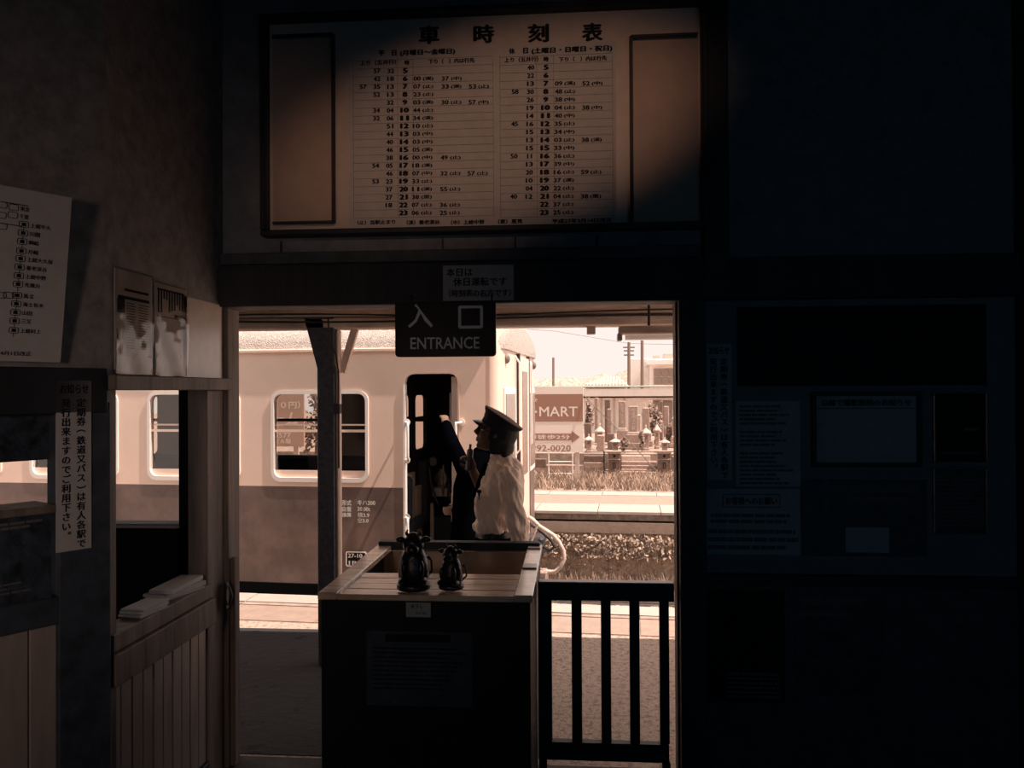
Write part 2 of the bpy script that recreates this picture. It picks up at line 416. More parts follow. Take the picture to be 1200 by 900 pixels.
# office beyond the hatch: side post and low wall
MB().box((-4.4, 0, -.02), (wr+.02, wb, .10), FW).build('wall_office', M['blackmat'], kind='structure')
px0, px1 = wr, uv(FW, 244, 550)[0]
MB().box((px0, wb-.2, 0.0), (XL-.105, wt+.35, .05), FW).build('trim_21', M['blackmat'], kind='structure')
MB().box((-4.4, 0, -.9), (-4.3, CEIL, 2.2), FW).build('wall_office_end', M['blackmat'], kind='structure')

# ================================================================== timetable case over the doorway
cs = rect(FW, 318, 21, 820, 268)
t = thing('notice_case', 'wide glazed notice case with dark frame mounted above the doorway', 'notice case', FW @ Vector(((cs[0]+cs[2])/2, cs[1], 0)))
MB().box((cs[0], cs[1], .002), (cs[2], cs[3], .02), FW).build('backing', M['case'], t)
fr = .03
for nm, b in (('frame_rail', (cs[0]-fr, cs[1]-fr, cs[2]+fr, cs[1])), ('frame_rail', (cs[0]-fr, cs[3], cs[2]+fr, cs[3]+fr)),
              ('frame_stile', (cs[0]-fr, cs[1], cs[0], cs[3])), ('frame_stile', (cs[2], cs[1], cs[2]+fr, cs[3]))):
    MB().bbox((b[0], b[1], 0), (b[2], b[3], .085), FW, .006).build(nm, M['darkwood'], t)
for (x0, x1, ya, yb) in ((320, 391, 42, 261), (740, 818, 42, 268)):
    b = rect(FW, x0, ya, x1, yb, .05)
    g = MB().box((b[0], b[1], .052), (b[2], b[3], .056), FW).build('sliding_pane', M['acrylic'], t)
    sx = b[2] if x0 < 400 else b[0]
    MB().box((sx-.008, b[1], .045), (sx+.008, b[3], .064), FW).build('pane_edge', M['darkwood'], g)
    MB().box((b[0], b[1]-.006, .045), (b[2], b[1]+.006, .064), FW).build('pane_edge', M['darkwood'], g)
    MB().box((b[0], b[3]-.006, .045), (b[2], b[3]+.006, .064), FW).build('pane_edge', M['darkwood'], g)
mb = MB()
for ch, px, py in (('車', 503, 41), ('時', 567, 40), ('刻', 631, 39), ('表', 694, 38)):
    b = rect(FW, px-12.5, py-11, px+12.5, py+11, .02); MB().text(FW, ch, *b, w=.023, bold=.05, fit=True).build('title_character', M['ink'], t)
# timetable sheet
sh = rect(FW, 409, 54, 722, 266, .03)
ts = thing('timetable', 'large printed train timetable sheet with two columns of hours inside the case', 'timetable', FW @ Vector(((sh[0]+sh[2])/2, sh[1]+.001, .03)))
MB().box((sh[0], sh[1], .026), (sh[2], sh[3], .032), FW).build('sheet', M['paper'], ts)
SU = lambda px: uv(FW, px, 160, .032)[0]
def SV(px, py): return uv(FW, px, py, .032)[1]
L = MB(); G = MB(); WZ = .0335
def tx(s, xc, yc, h, bold=.02, w=None, align='c'):
    bold += .028
    u, v = uv(FW, xc, yc, .032); hh = h*.0043/2
    if w: L.text(FW, s, u-w*.0043/2, v-hh, u+w*.0043/2, v+hh, WZ, bold, True)
    else: L.text(FW, s, u-.01, v-hh, u+.01, v+hh, WZ, bold)
tx('平', 447, 62.5, 7, .04); tx('日', 462, 62, 7, .04); tx('(月曜日〜金曜日)', 501, 61.5, 8, .04, 66)
tx('休', 600, 60, 7, .04); tx('日', 616, 59.5, 7, .04); tx('(土曜日・日曜日・祝日)', 670, 58.5, 8, .04, 94)
tx('上り（五井行）', 443, 73.5, 6, .03, 44); tx('時', 477, 73.5, 6, .03); tx('下り（　）内は行先', 529, 71.5, 6, .03, 55)
tx('上り（五井行）', 611, 70, 6, .03, 40); tx('時', 640, 69.5, 6, .03); tx('下り（　）内は行先', 683, 69, 6, .03, 56)
A = {5:('57 32',''),6:('42 18','00渓 37中'),7:('57 35 13','07止 33渓 53止'),8:('52 13','23止'),9:('32','03渓 30止 57中'),10:('34 04','44止'),
 11:('32 06','34渓'),12:('51','10止'),13:('44','03中'),14:('40','03中'),15:('46','05渓'),16:('38','00中 49止'),17:('54 05','18渓'),
 18:('46','07中 32止 57止'),19:('53 23','33止'),20:('37','11渓 55止'),21:('27','38里'),22:('18','07止 36止'),23:('','06止 25止')}
B = {5:('40',''),6:('22',''),7:('13','09渓 52中'),8:('58 30','48止'),9:('26','38中'),10:('19','04止 38中'),11:('14','40中'),12:('45 16','35止'),
 13:('15','34中'),14:('13','03止 38渓'),15:('15','33中'),16:('50 11','36止'),17:('13','39中'),18:('20','16止 59止'),19:('10','37渓'),
 20:('04','22止'),21:('40 12','04止 38里'),22:('','37止'),23:('','25止')}
for D, yt, yb, cols, hx, rxs, ex in ((A, 83, 249.5, (426, 442, 458), 475, (497, 530, 562), (414, 578, 466, 484)),
                                     (B, 79, 249, (0, 604, 622), 640, (663, 695, 0), (586, 718, 629, 649))):
    for i, h in enumerate(range(5, 24)):
        y = yt + (yb-yt)*i/18; dx = -i*.13
        ms = D[h][0].split(); nn = len(ms)
        for j, m_ in enumerate(ms): tx(m_, cols[3-nn+j]+dx, y+.3, 5.6, .025, 8.5 if m_ != '11' else 6)
        tx(str(h), hx+dx, y, 6.4, .06, 11 if h > 9 else 6.5)
        for j, e in enumerate(D[h][1].split()):
            tx(e[:2], rxs[j]-8+dx, y, 5.4, .02, 9); tx('('+e[2]+')', rxs[j]+5+dx, y, 5.2, .02, 13)
        b = rect(FW, ex[0], y-4.9, ex[1], y-4.4, .032); G.box((b[0], b[1], .0325), (b[2], b[1]+.0016, .0332), FW)
    b = rect(FW, ex[0], yb+4.8, ex[1], yb+5, .032); G.box((b[0], b[1], .0325), (b[2], b[1]+.0016, .0332), FW)
    b = rect(FW, ex[0], yt-14, ex[1], yt-14, .032); G.box((b[0], b[1], .0325), (b[2], b[1]+.0016, .0332), FW)
    for x in ex:
        b = rect(FW, x, yt-14, x+.3, yb+5, .032); G.box((b[0], b[1], .0325), (b[0]+.0016, b[3], .0332), FW)
tx('（止）当駅止まり', 441, 260.5, 5.5, .03, 46); tx('（渓）養老渓谷', 496, 260.5, 5.5, .03, 40); tx('（中）上総中野', 548, 260.5, 5.5, .03, 40)
tx('（里）里見', 598, 259.5, 5.5, .03, 29); tx('平成27年3月14日改正', 682, 258.5, 5.5, .03, 70)
L.build('lettering', M['ink'], ts); G.build('ruled_lines', M['inkgrey'], ts)

# entrance sign and the notice above it
sg = rect(FW, 463, 353, 581, 418, .14)
t = thing('entrance_sign', 'black hanging entrance sign with grey lettering under the doorway beam', 'sign', FW @ Vector(((sg[0]+sg[2])/2, sg[1], .13)))
MB().plate(FW, rr(*sg, .018), [], .115, .14).build('sign_box', M['signblack'], t)
mb = MB()
b = rect(FW, 478, 356, 507, 384, .14); mb.text(FW, '入', *b, w=.1415, bold=.012, fit=True)
b = rect(FW, 537, 358, 566, 385, .14)
mb.plate(FW, rr(*b, .010), [rr(b[0]+.014, b[1]+.014, b[2]-.014, b[3]-.014, .003)], .1405, .1415)
b = rect(FW, 481, 395, 562, 409, .14); mb.text(FW, 'ENTRANCE', *b, w=.1415, bold=.012, fit=True)
mb.build('lettering', M['signletter'], t)
for x in (sg[0]+.06, sg[2]-.02): MB().tube([FW @ Vector((x, sg[3]-.01, .127)), FW @ Vector((x, sg[3]+.03, .127)), FW @ Vector((x, sg[3]+.04, .03))], .005).build('hanging_bracket', M['metaldark'], t)
b = rect(FW, 519, 310.5, 602, 352, .06)
t = thing('holiday_notice', 'small white paper notice on the beam above the entrance sign', 'notice', FW @ Vector(((b[0]+b[2])/2, b[1], .06)))
MB().box((b[0], b[1], .052), (b[2], b[3], .058), FW).build('sheet', M['papergrey'], t)
mb = MB()
for s_, q in (('本日は', (523, 314, 554, 324)), ('休日運転です', (531, 325, 594, 335)), ('（時刻表の右方です）', (526, 339, 599, 348))):
    mb.text(FW, s_, *rect(FW, *q, .058), w=.0595, bold=.03, fit=True)
mb.build('lettering', M['ink'], t)

# ================================================================== notices: long vertical signs, posters
VT = ('定期券（鉄道又バス）は有人各駅で', '発行出来ますのでご利用下さい。')
def vertical_notice(F, box, w, label, group, mat_):
    u0, v0, u1, v1 = box; W_ = u1-u0; H = v1-v0
    t = thing('pass_notice', label, 'notice', F @ Vector(((u0+u1)/2, v0, w)), group)
    MB().box((u0, v0, w-.006), (u1, v1, w), F).build('sheet', mat_, t)
    mb = MB(); em = H*.054
    mb.text(F, 'お知らせ', u0+W_*.10, v1-H*.078, u1-W_*.08, v1-H*.02, w+.0015, .035, True)
    mb.vtext(F, VT[0], u0+W_*.70, v1-H*.105, em, w+.0015, .035, H*.0555)
    mb.vtext(F, VT[1], u0+W_*.27, v1-H*.105, em, w+.0015, .035, H*.0555)
    mb.build('lettering', M['ink'], t)
b = rect(FD, 66, 446, 107, 645, .03)
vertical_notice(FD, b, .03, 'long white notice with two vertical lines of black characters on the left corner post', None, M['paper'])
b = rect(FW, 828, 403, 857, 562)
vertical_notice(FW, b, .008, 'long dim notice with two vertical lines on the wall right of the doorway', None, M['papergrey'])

def paper(F, q, name, label, cat, mt, w=.006, lines=(), extra=None, frm=None, ink='inkgrey'):
    b = rect(F, *q, w) if len(q) == 4 else q[0]
    t = thing(name, label, cat, F @ Vector(((b[0]+b[2])/2, b[1], w)))
    MB().box((b[0], b[1], 0.001), (b[2], b[3], w), F).build('sheet', mt, t)
    W_, H = b[2]-b[0], b[3]-b[1]
    if lines:
        mb = MB()
        for (fx0, fx1, fy, fh) in lines:    # rows of print too small to read
            x = b[0]+W_*fx0; xe = b[0]+W_*fx1
            while x < xe - 1e-6:
                l = min(random.uniform(.02, .07), xe-x); y = b[3]-H*fy
                mb.box((x, y-H*fh, w), (x+l*.9, y, w+.001), F); x += l
        mb.build('print', M[ink], t, kind='stuff')
    if extra: extra(t, b)
    if frm:
        f = frm
        for nm, c in (('frame_rail', (b[0]-f, b[1]-f, b[2]+f, b[1])), ('frame_rail', (b[0]-f, b[3], b[2]+f, b[3]+f)), ('frame_stile', (b[0]-f, b[1], b[0], b[3])), ('frame_stile', (b[2], b[1], b[2]+f, b[3]))):
            MB().bbox((c[0], c[1], 0), (c[2], c[3], w+.015), F, .003).build(nm, FRM, t)
    return t, b
FRM = M['metaldark']
rows = [(.06, random.uniform(.6, .96), .05+.05*k, .025) for k in range(19) if k not in (5, 10)]
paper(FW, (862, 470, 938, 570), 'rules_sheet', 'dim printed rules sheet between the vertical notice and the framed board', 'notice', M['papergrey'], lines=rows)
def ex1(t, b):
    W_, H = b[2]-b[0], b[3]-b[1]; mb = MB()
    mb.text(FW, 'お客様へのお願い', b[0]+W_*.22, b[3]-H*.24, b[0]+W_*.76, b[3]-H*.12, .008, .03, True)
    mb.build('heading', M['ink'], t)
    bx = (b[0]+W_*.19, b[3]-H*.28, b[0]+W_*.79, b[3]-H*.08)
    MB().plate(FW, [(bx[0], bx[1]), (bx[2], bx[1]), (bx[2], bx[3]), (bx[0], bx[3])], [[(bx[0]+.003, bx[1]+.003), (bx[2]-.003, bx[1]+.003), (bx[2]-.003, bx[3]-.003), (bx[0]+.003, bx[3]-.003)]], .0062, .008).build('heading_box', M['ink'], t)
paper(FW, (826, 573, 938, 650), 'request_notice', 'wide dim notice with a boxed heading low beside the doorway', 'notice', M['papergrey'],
      lines=[(.06, .9, .38, .05), (.06, .86, .47, .05), (.03, .95, .62, .06), (.03, .98, .74, .06), (.03, .85, .86, .06)], extra=ex1)
def ex2(t, b):
    W_, H = b[2]-b[0], b[3]-b[1]; mb = MB()
    mb.text(FW, '沿線で撮影放映のお知らせ', b[0]+W_*.05, b[3]-H*.15, b[2]-W_*.05, b[3]-H*.05, .009, .03, True)
    mb.build('heading', M['ink'], t)
    MB().box((b[0], b[3]-H*.19, .006), (b[2], b[3]-H*.18, .008), FW).build('ruled_line', M['ink'], t)
FRM = M['darkwood']
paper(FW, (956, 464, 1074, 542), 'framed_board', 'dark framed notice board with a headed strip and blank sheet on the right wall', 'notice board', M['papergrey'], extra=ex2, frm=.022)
def ex3(t, b):
    W_, H = b[2]-b[0], b[3]-b[1]
    mb = MB(); mb.box((b[0]+W_*.35, b[3]-H*.95, .006), (b[0]+W_*.7, b[3]-H*.62, .007), FW); mb.build('printed_panel', M['papergrey'], t)
paper(FW, (940, 562, 1086, 652), 'travel_poster', 'dark travel poster with a pale panel under the framed board', 'poster', M['paperdark'], lines=[(.15, .95, .08, .09), (.35, .85, .22, .09)], extra=ex3)
paper(FW, (864, 358, 1156, 452), 'wide_poster', 'very wide black poster high on the wall right of the doorway', 'poster', M['posterblack'])
FRM = M['metal']
paper(FW, (1095, 461, 1154, 541), 'leaflet_frame', 'upper metal framed leaflet at the far right of the notice wall', 'frame', M['posterblack'], frm=.008, lines=[(.1, .9, .86, .03), (.6, .9, .5, .05)])
paper(FW, (1095, 549, 1154, 625), 'leaflet_frame', 'lower metal framed leaflet at the far right of the notice wall', 'frame', M['paperdark'], frm=.008, lines=[(.05, .95, .1+.07*k, .02) for k in range(12)])
paper(FW, (824, 690, 919, 823), 'framed_poster', 'thin framed dark poster low on the wall beside the gate', 'poster', M['posterblack'], w=.014, frm=.006, lines=[(.3, .95, .74+.04*k, .02) for k in range(6)])
paper(FW, (933, 696, 1036, 815), 'campaign_poster', 'dim poster below the rail, right of the thin framed one', 'poster', M['paperdark'], w=.014, lines=[(.08, .8, .04, .08), (.05, .6, .18, .04)])

# sheets in plastic sleeves on the left wall
def q4(F, pts, w):
    V = []
    for px, py in pts: u, v = uv(F, px, py, w); V.append((u, v))
    return V
def sleeve(pts, label, seed, rowsf):
    rs = random.Random(seed)
    q = q4(FL, pts, .004); u0 = (q[0][0]+q[3][0])/2; u1 = (q[1][0]+q[2][0])/2; v0 = (q[2][1]+q[3][1])/2; v1 = (q[0][1]+q[1][1])/2
    t = thing('sleeved_leaflet', label, 'leaflet', FL @ Vector(((u0+u1)/2, v0, .004)))
    MB().box((u0, v0, .001), (u1, v1, .004), FL).build('sheet', M['paper'], t)
    mb = MB(); rowsf(mb, u0, v0, u1, v1, rs); mb.build('print', M['ink'], t, kind='stuff')
    # wrinkled plastic sleeve
    V = []; P = []; nx, ny = 14, 22
    for j in range(ny+1):
        for i in range(nx+1):
            V.append((u0-.004+(u1-u0+.008)*i/nx, v0-.006+(v1-v0+.012)*j/ny, .009 + rs.uniform(0, .0022)*(1.6-j/ny) + .004*math.sin(i*.7+j*.35)*(1-j/ny*.7)))
    for j in range(ny):
        for i in range(nx): a = j*(nx+1)+i; P.append((a, a+1, a+nx+2, a+nx+1))
    MB().add(V, P, FL).build('plastic_sleeve', M['sleeve'], t, smooth='all')
def r1(mb, u0, v0, u1, v1, rs):
    W_, H = u1-u0, v1-v0
    mb.box((u0+W_*.25, v1-H*.20, .004), (u1-W_*.1, v1-H*.175, .005), FL)
    mb.box((u0+W_*.08, v1-H*.28, .004), (u1-W_*.08, v1-H*.25, .005), FL)
    mb.box((u0+W_*.06, v1-H*.42, .004), (u0+W_*.25, v1-H*.28, .005), FL)
    mb.box((u0+W_*.05, v1-H*.68, .004), (u0+W_*.22, v1-H*.58, .005), FL)
    for k in range(18):
        for a, b_ in ((.3, .55), (.62, .92)):
            y = v1-H*(.31+k*.026)
            mb.box((u0+W_*a, y-H*.008, .004), (u0+W_*(b_+rs.uniform(-.06, 0)), y, .005), FL)
def r2(mb, u0, v0, u1, v1, rs):
    W_, H = u1-u0, v1-v0
    for k in range(10):
        a = .1+.08*k; mb.box((u0+W_*a, v1-H*rs.uniform(.15, .32), .004), (u0+W_*(a+.045), v1-H*.07, .005), FL)
    mb.box((u0+W_*.08, v1-H*.07, .004), (u1-W_*.1, v1-H*.05, .005), FL); mb.box((u0+W_*.08, v1-H*.36, .004), (u1-W_*.1, v1-H*.35, .005), FL)
    mb.box((u0+W_*.6, v1-H*.345, .004), (u0+W_*.85, v1-H*.31, .005), FL)
sleeve([(135, 313), (178, 326), (178, 440), (134, 434)], 'plastic sleeved list nearest the wall corner on the left', 1, r1)
sleeve([(181, 331), (219, 340), (219, 443), (181, 438)], 'shorter plastic sleeved leaflet nearer the doorway on the left wall', 2, r2)
MB().box((YC+.62, hT+.03, 0), (YW-.03, uv(FL, 235, 352)[1], .004), FL).build('wall_panel', M['panelgloss'], label='plain glossy cream panel fixed to the left wall beside the doorway', cat='panel')

# route map board, tilted forward at its top
FM = FD @ Matrix.Translation((0, 2.02, .035)) @ Matrix.Rotation(R(9), 4, 'X')
c = [uv(FM, *q) for q in ((88, 232), (68, 425))]
mr = (c[0][0]+c[1][0])/2; mt_, mb_ = c[0][1], c[1][1]; ml = mr-.95
t = thing('route_map', 'tilted cream route map board with a column of station boxes at left', 'map', FM @ Vector(((ml+mr)/2, mb_, 0)))
MB().bbox((ml, mb_, -.012), (mr, mt_, .0), FM, .002).build('panel', M['paper'], t)
L = MB()
def outline(x, y, w, h, th=.0022):
    L.plate(FM, rr(x-w/2, y-h/2, x+w/2, y+h/2, .006, 2), [rr(x-w/2+th, y-h/2+th, x+w/2-th, y+h/2-th, .004, 2)], .0002, .0012)
H = mt_-mb_
def mp(px, py): return uv(FM, px, py)
names = ('上総牛久', '川間', '飼給', '月崎', '上総大久保', '養老渓谷', '上総中野', '光風台', '馬立', '海士有木', '山田', '三又', '上総村上')
stn = [(28, 263), (27, 273), (26, 283), (25, 294), (24, 303), (23, 313), (22, 323), (21, 333), (20, 346), (19, 356), (18, 366), (17, 376), (16, 387)]
for (px, py), s_ in zip(stn, names):
    x, y = mp(px, py); outline(x, y, .032, .022); L.box((x-.007, y-.006, .0005), (x+.007, y+.006, .0014), FM)
    L.text(FM, s_, x+.02, y-.008, x+.02+.017*len(s_), y+.008, .0012, .03, True)
    L.box((x-.001, y-.024, .0002), (x+.001, y-.011, .001), FM)
for (px, py), s_ in zip(((16, 243), (15, 252)), ('東京', '千葉')):
    x, y = mp(px, py); outline(x, y, .032, .022); L.text(FM, s_, x+.02, y-.008, x+.05, y+.008, .0012, .03, True)
for (px, py) in ((2, 240), (1, 252), (2, 265), (1, 346), (10, 346)):
    x, y = mp(px, py); outline(x, y, .034, .022)
x0_, y0_ = mp(0, 262); x1_, y1_ = mp(26, 264); L.box((x0_, y0_, .0002), (x1_, y0_+.003, .001), FM)
x0_, y0_ = mp(3, 237); L.box((x0_, y0_, .0002), (x0_+.08, y0_+.003, .001), FM)
x0_, y0_ = mp(15, 414); L.text(FM, '4年4月1日改正', x0_-.07, y0_-.008, x0_+.06, y0_+.008, .0012, .03, True)
L.build('lettering', M['ink'], t)
for u in (ml+.1, mr-.1): MB().tube([FM @ Vector((u, mt_-.02, -.01)), FD @ Vector((u, 2.02+mt_+.02, 0))], .003).build('hanging_cord', M['metaldark'], t)

# things seen in the left office window strip
b = rect(FD, -60, 468, 62, 542, -.06)
t = thing('window_card', 'dark blank display card behind the left office window', 'card', FD @ Vector(((b[0]+b[2])/2, b[1], -.06)))
MB().plate(FD, rr(*b, .012), [], -.064, -.058).build('card', M['paperdark'], t)
MB().text(FD, 'お知らせ', b[0]+.12, b[3]-.035, b[2]-.03, b[3]-.015, -.0575, .03, True).build('lettering', M['inkgrey'], t)
zl = uv(FD, 30, 594)[1]
MB().bbox((-2.2, zl-.03, -.15), (pc0-.01, zl, .03), FD).build('ticket_shelf', M['brownwood'], label='worn wooden ticket shelf under the left office window', cat='shelf')
b = (-1.6, zr+.10, pc0-.02, zl-.03)
t, _ = paper(FD, (b,), 'counter_poster', 'dark printed poster on the counter front below the shelf', 'poster', M['paperdark'], w=.008, lines=[(.5, .98, .06, .03), (.5, .95, .11, .03), (.5, .93, .75, .02), (.5, .9, .8, .02), (.5, .95, .85, .02)])
# papers on the hatch sill
for i, (a0, b0, hh, lab) in enumerate(((.20, .38, .03, 'low pile of white papers at the near end of the hatch sill'), (.44, .74, .05, 'taller crumpled pile of papers in the middle of the hatch sill'))):
    t = thing('paper_pile', lab, 'papers', FL @ Vector((hx0+(a0+b0)/2, hB, -.04)))
    z = hB+.001; k = 0
    while z < hB+hh:
        j = random.uniform(-.02, .02); th = random.uniform(.006, .014)
        Rm = Matrix.Translation(FL @ Vector((hx0+(a0+b0)/2+j, z, -.04-.02*i))) @ Matrix.Rotation(random.uniform(-.25, .25), 4, 'Z')
        MB().box((-.055, -(b0-a0)/2, 0), (.055, (b0-a0)/2, th-.001), Rm).build('sheet', M['paper'], t); z += th; k += 1
# latch on the doorway jamb
xj, zj = uv(FW, 262, 696)
t = thing('jamb_latch', 'small black latch on the left jamb of the doorway', 'latch', (oL+.03, YW-.03, zj-.06))
MB().bbox((oL+.024, YW-.05, zj-.07), (oL+.034, YW-.01, zj+.07)).build('plate', M['metaldark'], t)
MB().tube([(oL+.04, YW-.03, zj-.05), (oL+.055, YW-.03, zj), (oL+.04, YW-.03, zj+.05)], .006).build('handle', M['metaldark'], t)
MB().bbox((oL+.0, YW+.02, 0), (oL+.05, YW+.06, uv(FW, 262, 655)[1])).build('gate_stub', M['brownwood'], label='narrow wooden gate stub standing against the left jamb', cat='post')

# ================================================================== ticket booth
bx0, bx1 = -1.11, -.185; by0, by1 = 3.44, 4.55; bz = 1.05
t = thing('ticket_booth', 'dark wooden ticket booth with an open worn top in the doorway', 'booth', ((bx0+bx1)/2, (by0+by1)/2, 0))
T = .045
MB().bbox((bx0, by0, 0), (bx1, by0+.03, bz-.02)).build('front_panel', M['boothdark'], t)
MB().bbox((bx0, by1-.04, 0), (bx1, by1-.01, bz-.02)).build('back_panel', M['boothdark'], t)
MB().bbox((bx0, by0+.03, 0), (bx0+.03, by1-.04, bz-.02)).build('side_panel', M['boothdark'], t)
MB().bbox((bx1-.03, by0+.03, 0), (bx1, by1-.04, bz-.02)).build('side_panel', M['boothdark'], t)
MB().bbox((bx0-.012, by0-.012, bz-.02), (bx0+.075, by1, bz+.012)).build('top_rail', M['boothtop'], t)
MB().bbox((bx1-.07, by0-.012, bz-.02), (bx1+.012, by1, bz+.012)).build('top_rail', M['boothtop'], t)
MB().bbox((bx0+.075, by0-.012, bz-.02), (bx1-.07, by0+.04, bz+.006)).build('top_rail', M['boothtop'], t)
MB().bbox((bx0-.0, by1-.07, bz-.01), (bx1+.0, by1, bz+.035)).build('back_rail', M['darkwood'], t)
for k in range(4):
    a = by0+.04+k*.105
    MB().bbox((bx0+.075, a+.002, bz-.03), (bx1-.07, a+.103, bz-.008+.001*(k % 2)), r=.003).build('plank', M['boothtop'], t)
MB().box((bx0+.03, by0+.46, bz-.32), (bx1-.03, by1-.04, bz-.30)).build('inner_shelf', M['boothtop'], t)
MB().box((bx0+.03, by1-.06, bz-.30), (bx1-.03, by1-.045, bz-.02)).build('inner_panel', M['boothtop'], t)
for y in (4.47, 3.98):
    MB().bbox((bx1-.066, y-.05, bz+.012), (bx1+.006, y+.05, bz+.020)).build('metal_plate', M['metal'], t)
# notice and label on the booth front
FB = frame((0, by0, 0), (1, 0, 0))
b = rect(FB, 430, 740, 553, 827)
t, _ = paper(FB, (b,), 'booth_notice', 'dim laminated notice on the dark booth front', 'notice', mat('laminate', (.045, .065, .085), .35, .3, 12), w=.004,
   lines=[(.06, random.uniform(.7, .95), .22+.06*k, .018) for k in range(10)], ink='ink',
   extra=lambda t, b: MB().box((b[0]+(b[2]-b[0])*.18, b[3]-.045, .004), (b[2]-(b[2]-b[0])*.2, b[3]-.012, .005), FB).build('heading_band', M['posterblack'], t))
b = rect(FB, 476, 706, 505, 723, .012)
t = thing('name_label', 'small white name card on the front edge of the booth', 'label', FB @ Vector(((b[0]+b[2])/2, b[1], .014)))
MB().box((b[0], b[1], .012), (b[2], b[3], .015), FB).build('card', M['papergrey'], t)
MB().text(FB, '木うし', *rect(FB, 481, 708, 496, 713, .015), w=.016, bold=.04, fit=True).text(FB, '手づくり品', *rect(FB, 487, 717, 499, 720, .015), w=.016, bold=.04, fit=True).build('lettering', M['ink'], t)

# carved cows on the booth
def cow(x, y, s, label, turn):
    z = bz+.006
    t = thing('carved_cow', label, 'figurine', (x, y, z))
    Tm = Matrix.Translation((x, y, z)) @ Matrix.Rotation(turn, 4, 'Z') @ Matrix.Diagonal((s, s, s, 1))
    MB().lathe([(.0, 0), (.070, 0), (.075, .006), (.075, .022), (.070, .028), (0, .028)], n=24, M=Tm, sx=1.05).build('base', M['carved'], t, smooth=True)
    mb = MB()
    mb.lathe([(.02, .026), (.062, .03), (.072, .06), (.070, .10), (.058, .15), (.045, .18), (.02, .195)], n=20, M=Tm, sy=.9)
    mb.ball((0, -.01, .205), .050, .046, .05, Tm)
    mb.ball((0, -.05, .19), .030, .032, .024, Tm)
    for a in (-.045, .045):
        mb.ball((a, -.045, .045), .022, .045, .020, Tm); mb.ball((a*.85, -.055, .10), .016, .020, .04, Tm)
    mb.build('body', M['carved'], t, smooth='all')
    for a in (-1, 1):
        MB().tube([(a*.035, -.005, .222), (a*.058, -.008, .228), (a*.078, -.01, .226)], [.010, .016, .009], 10, Tm).build('ear', M['carved'], t, smooth='all')
        MB().tube([(a*.022, -.005, .24), (a*.032, -.005, .258), (a*.026, -.008, .272)], [.010, .007, .003], 8, Tm).build('horn', M['carved'], t, smooth='all')
    MB().ball((0, -.012, .252), .020, .018, .010, Tm).build('forelock', M['carved'], t, smooth='all')
    MB().tube([(.05, .04, .04), (.08, .05, .07), (.078, .045, .12), (.06, .04, .14)], [.007, .006, .006, .009], 8, Tm).build('tail', M['carved'], t, smooth='all')
def bpt(px, py, z):
    d = ray(px, py); k = (z-CAM.z)/d.z; return CAM + d*k
q = CAM + ray(483, 696)*((3.52)/ray(483, 696).y)
cow((483-670)/930*3.56, 3.545, .98, 'larger dark carved wooden cow at the left on the booth top', .1)
cow((527-670)/930*3.56, 3.56, .74, 'smaller dark carved wooden cow at the right on the booth top', -.25)

# ================================================================== slatted gate
gy = 4.05; FG = frame((0, gy, 0), (1, 0, 0))
def gx(px): return uv(FG, px, 780)[0]
def gz(py): return uv(FG, 710, py)[1]
t = thing('slatted_gate', 'low dark wooden gate with vertical bars closing the doorway beside the booth', 'gate', ((gx(630)+gx(790))/2, gy, 0))
MB().bbox((gx(631), gy-.025, gz(703)), (gx(790), gy+.025, gz(683))).build('top_rail', M['darkwood'], t)
MB().bbox((gx(631), gy-.03, gz(683)), (gx(790), gy+.03, gz(681))).build('lit_top_strip', M['warmpaint'], t, label='pale strip painted as the lit gate top')  # light along the top of the gate, put in as a paler strip
MB().bbox((gx(631), gy-.025, gz(890)), (gx(783), gy+.025, gz(869))).build('bottom_rail', M['darkwood'], t)
for a, b_, nm in ((631, 647, 'stile'), (773, 784, 'stile'), (670, 682, 'bar'), (704.5, 716, 'bar'), (738, 749.5, 'bar')):
    MB().bbox((gx(a), gy-.018, gz(869)), (gx(b_), gy+.018, gz(703))).build(nm, M['darkwood'], t)
for px in (636, 780):
    MB().bbox((gx(px)-.02, gy-.02, 0), (gx(px)+.02, gy+.02, gz(890))).build('foot', M['darkwood'], t)

# ================================================================== PLATFORM and canopy
def eb(s0, d0, z0, s1, d1, z1): return MB().box((s0, d0, z0), (s1, d1, z1), ME)
PE = -.13                                   # platform edge (d)
bl = eb(-16, PE-.30, -.95, 12, PE-.02, -.06).build('platform_edge_wall', M['concretedark'], kind='structure')
k = 0
pf = MB().add([(-16, 4.14, -.1), (12, 4.14, -.1), (12, 4.14, 0), (-16, 4.14, 0)], [(0, 1, 2, 3)])
q0, q1 = E(-16, -.95, 0), E(12, -.95, 0)
pf = MB().add([(-16, YW+.14, 0), (12, YW+.14, 0), tuple(q1), tuple(q0), (-16, YW+.14, -.1), (12, YW+.14, -.1), (q1.x, q1.y, -.1), (q0.x, q0.y, -.1)],
              [(0, 1, 2, 3), (7, 6, 5, 4), (0, 4, 5, 1), (1, 5, 6, 2), (2, 6, 7, 3), (3, 7, 4, 0)])
pf = pf.build('platform_floor', M['asphalt'], kind='structure')
band = eb(-16, -.95, -.1, 12, PE-.28, .002).build('platform_band', M['slab'], kind='structure')
for k in range(24):                          # slabs: plain band, narrow worn strip, white edge
    a = -12 + k*.9
    eb(a+.004, -.94, 0, a+.896, -.50, .008).build('slab', M['slab'], band)
    eb(a+.004, -.49, 0, a+.896, -.42, .012).build('slab', M['concrete'], band)
    eb(a+.004, PE-.27, -.06, a+.896, PE, .014+.002*(k % 2)).build('edge_slab', M['slabwhite'], bl)
MB().box((-5.5, YW+.16, .0), (-.9, 6.36, .004)).build('platform_shade', M['shadepaint'], kind='structure')  # thin dark sheet laid where the platform lies in shade
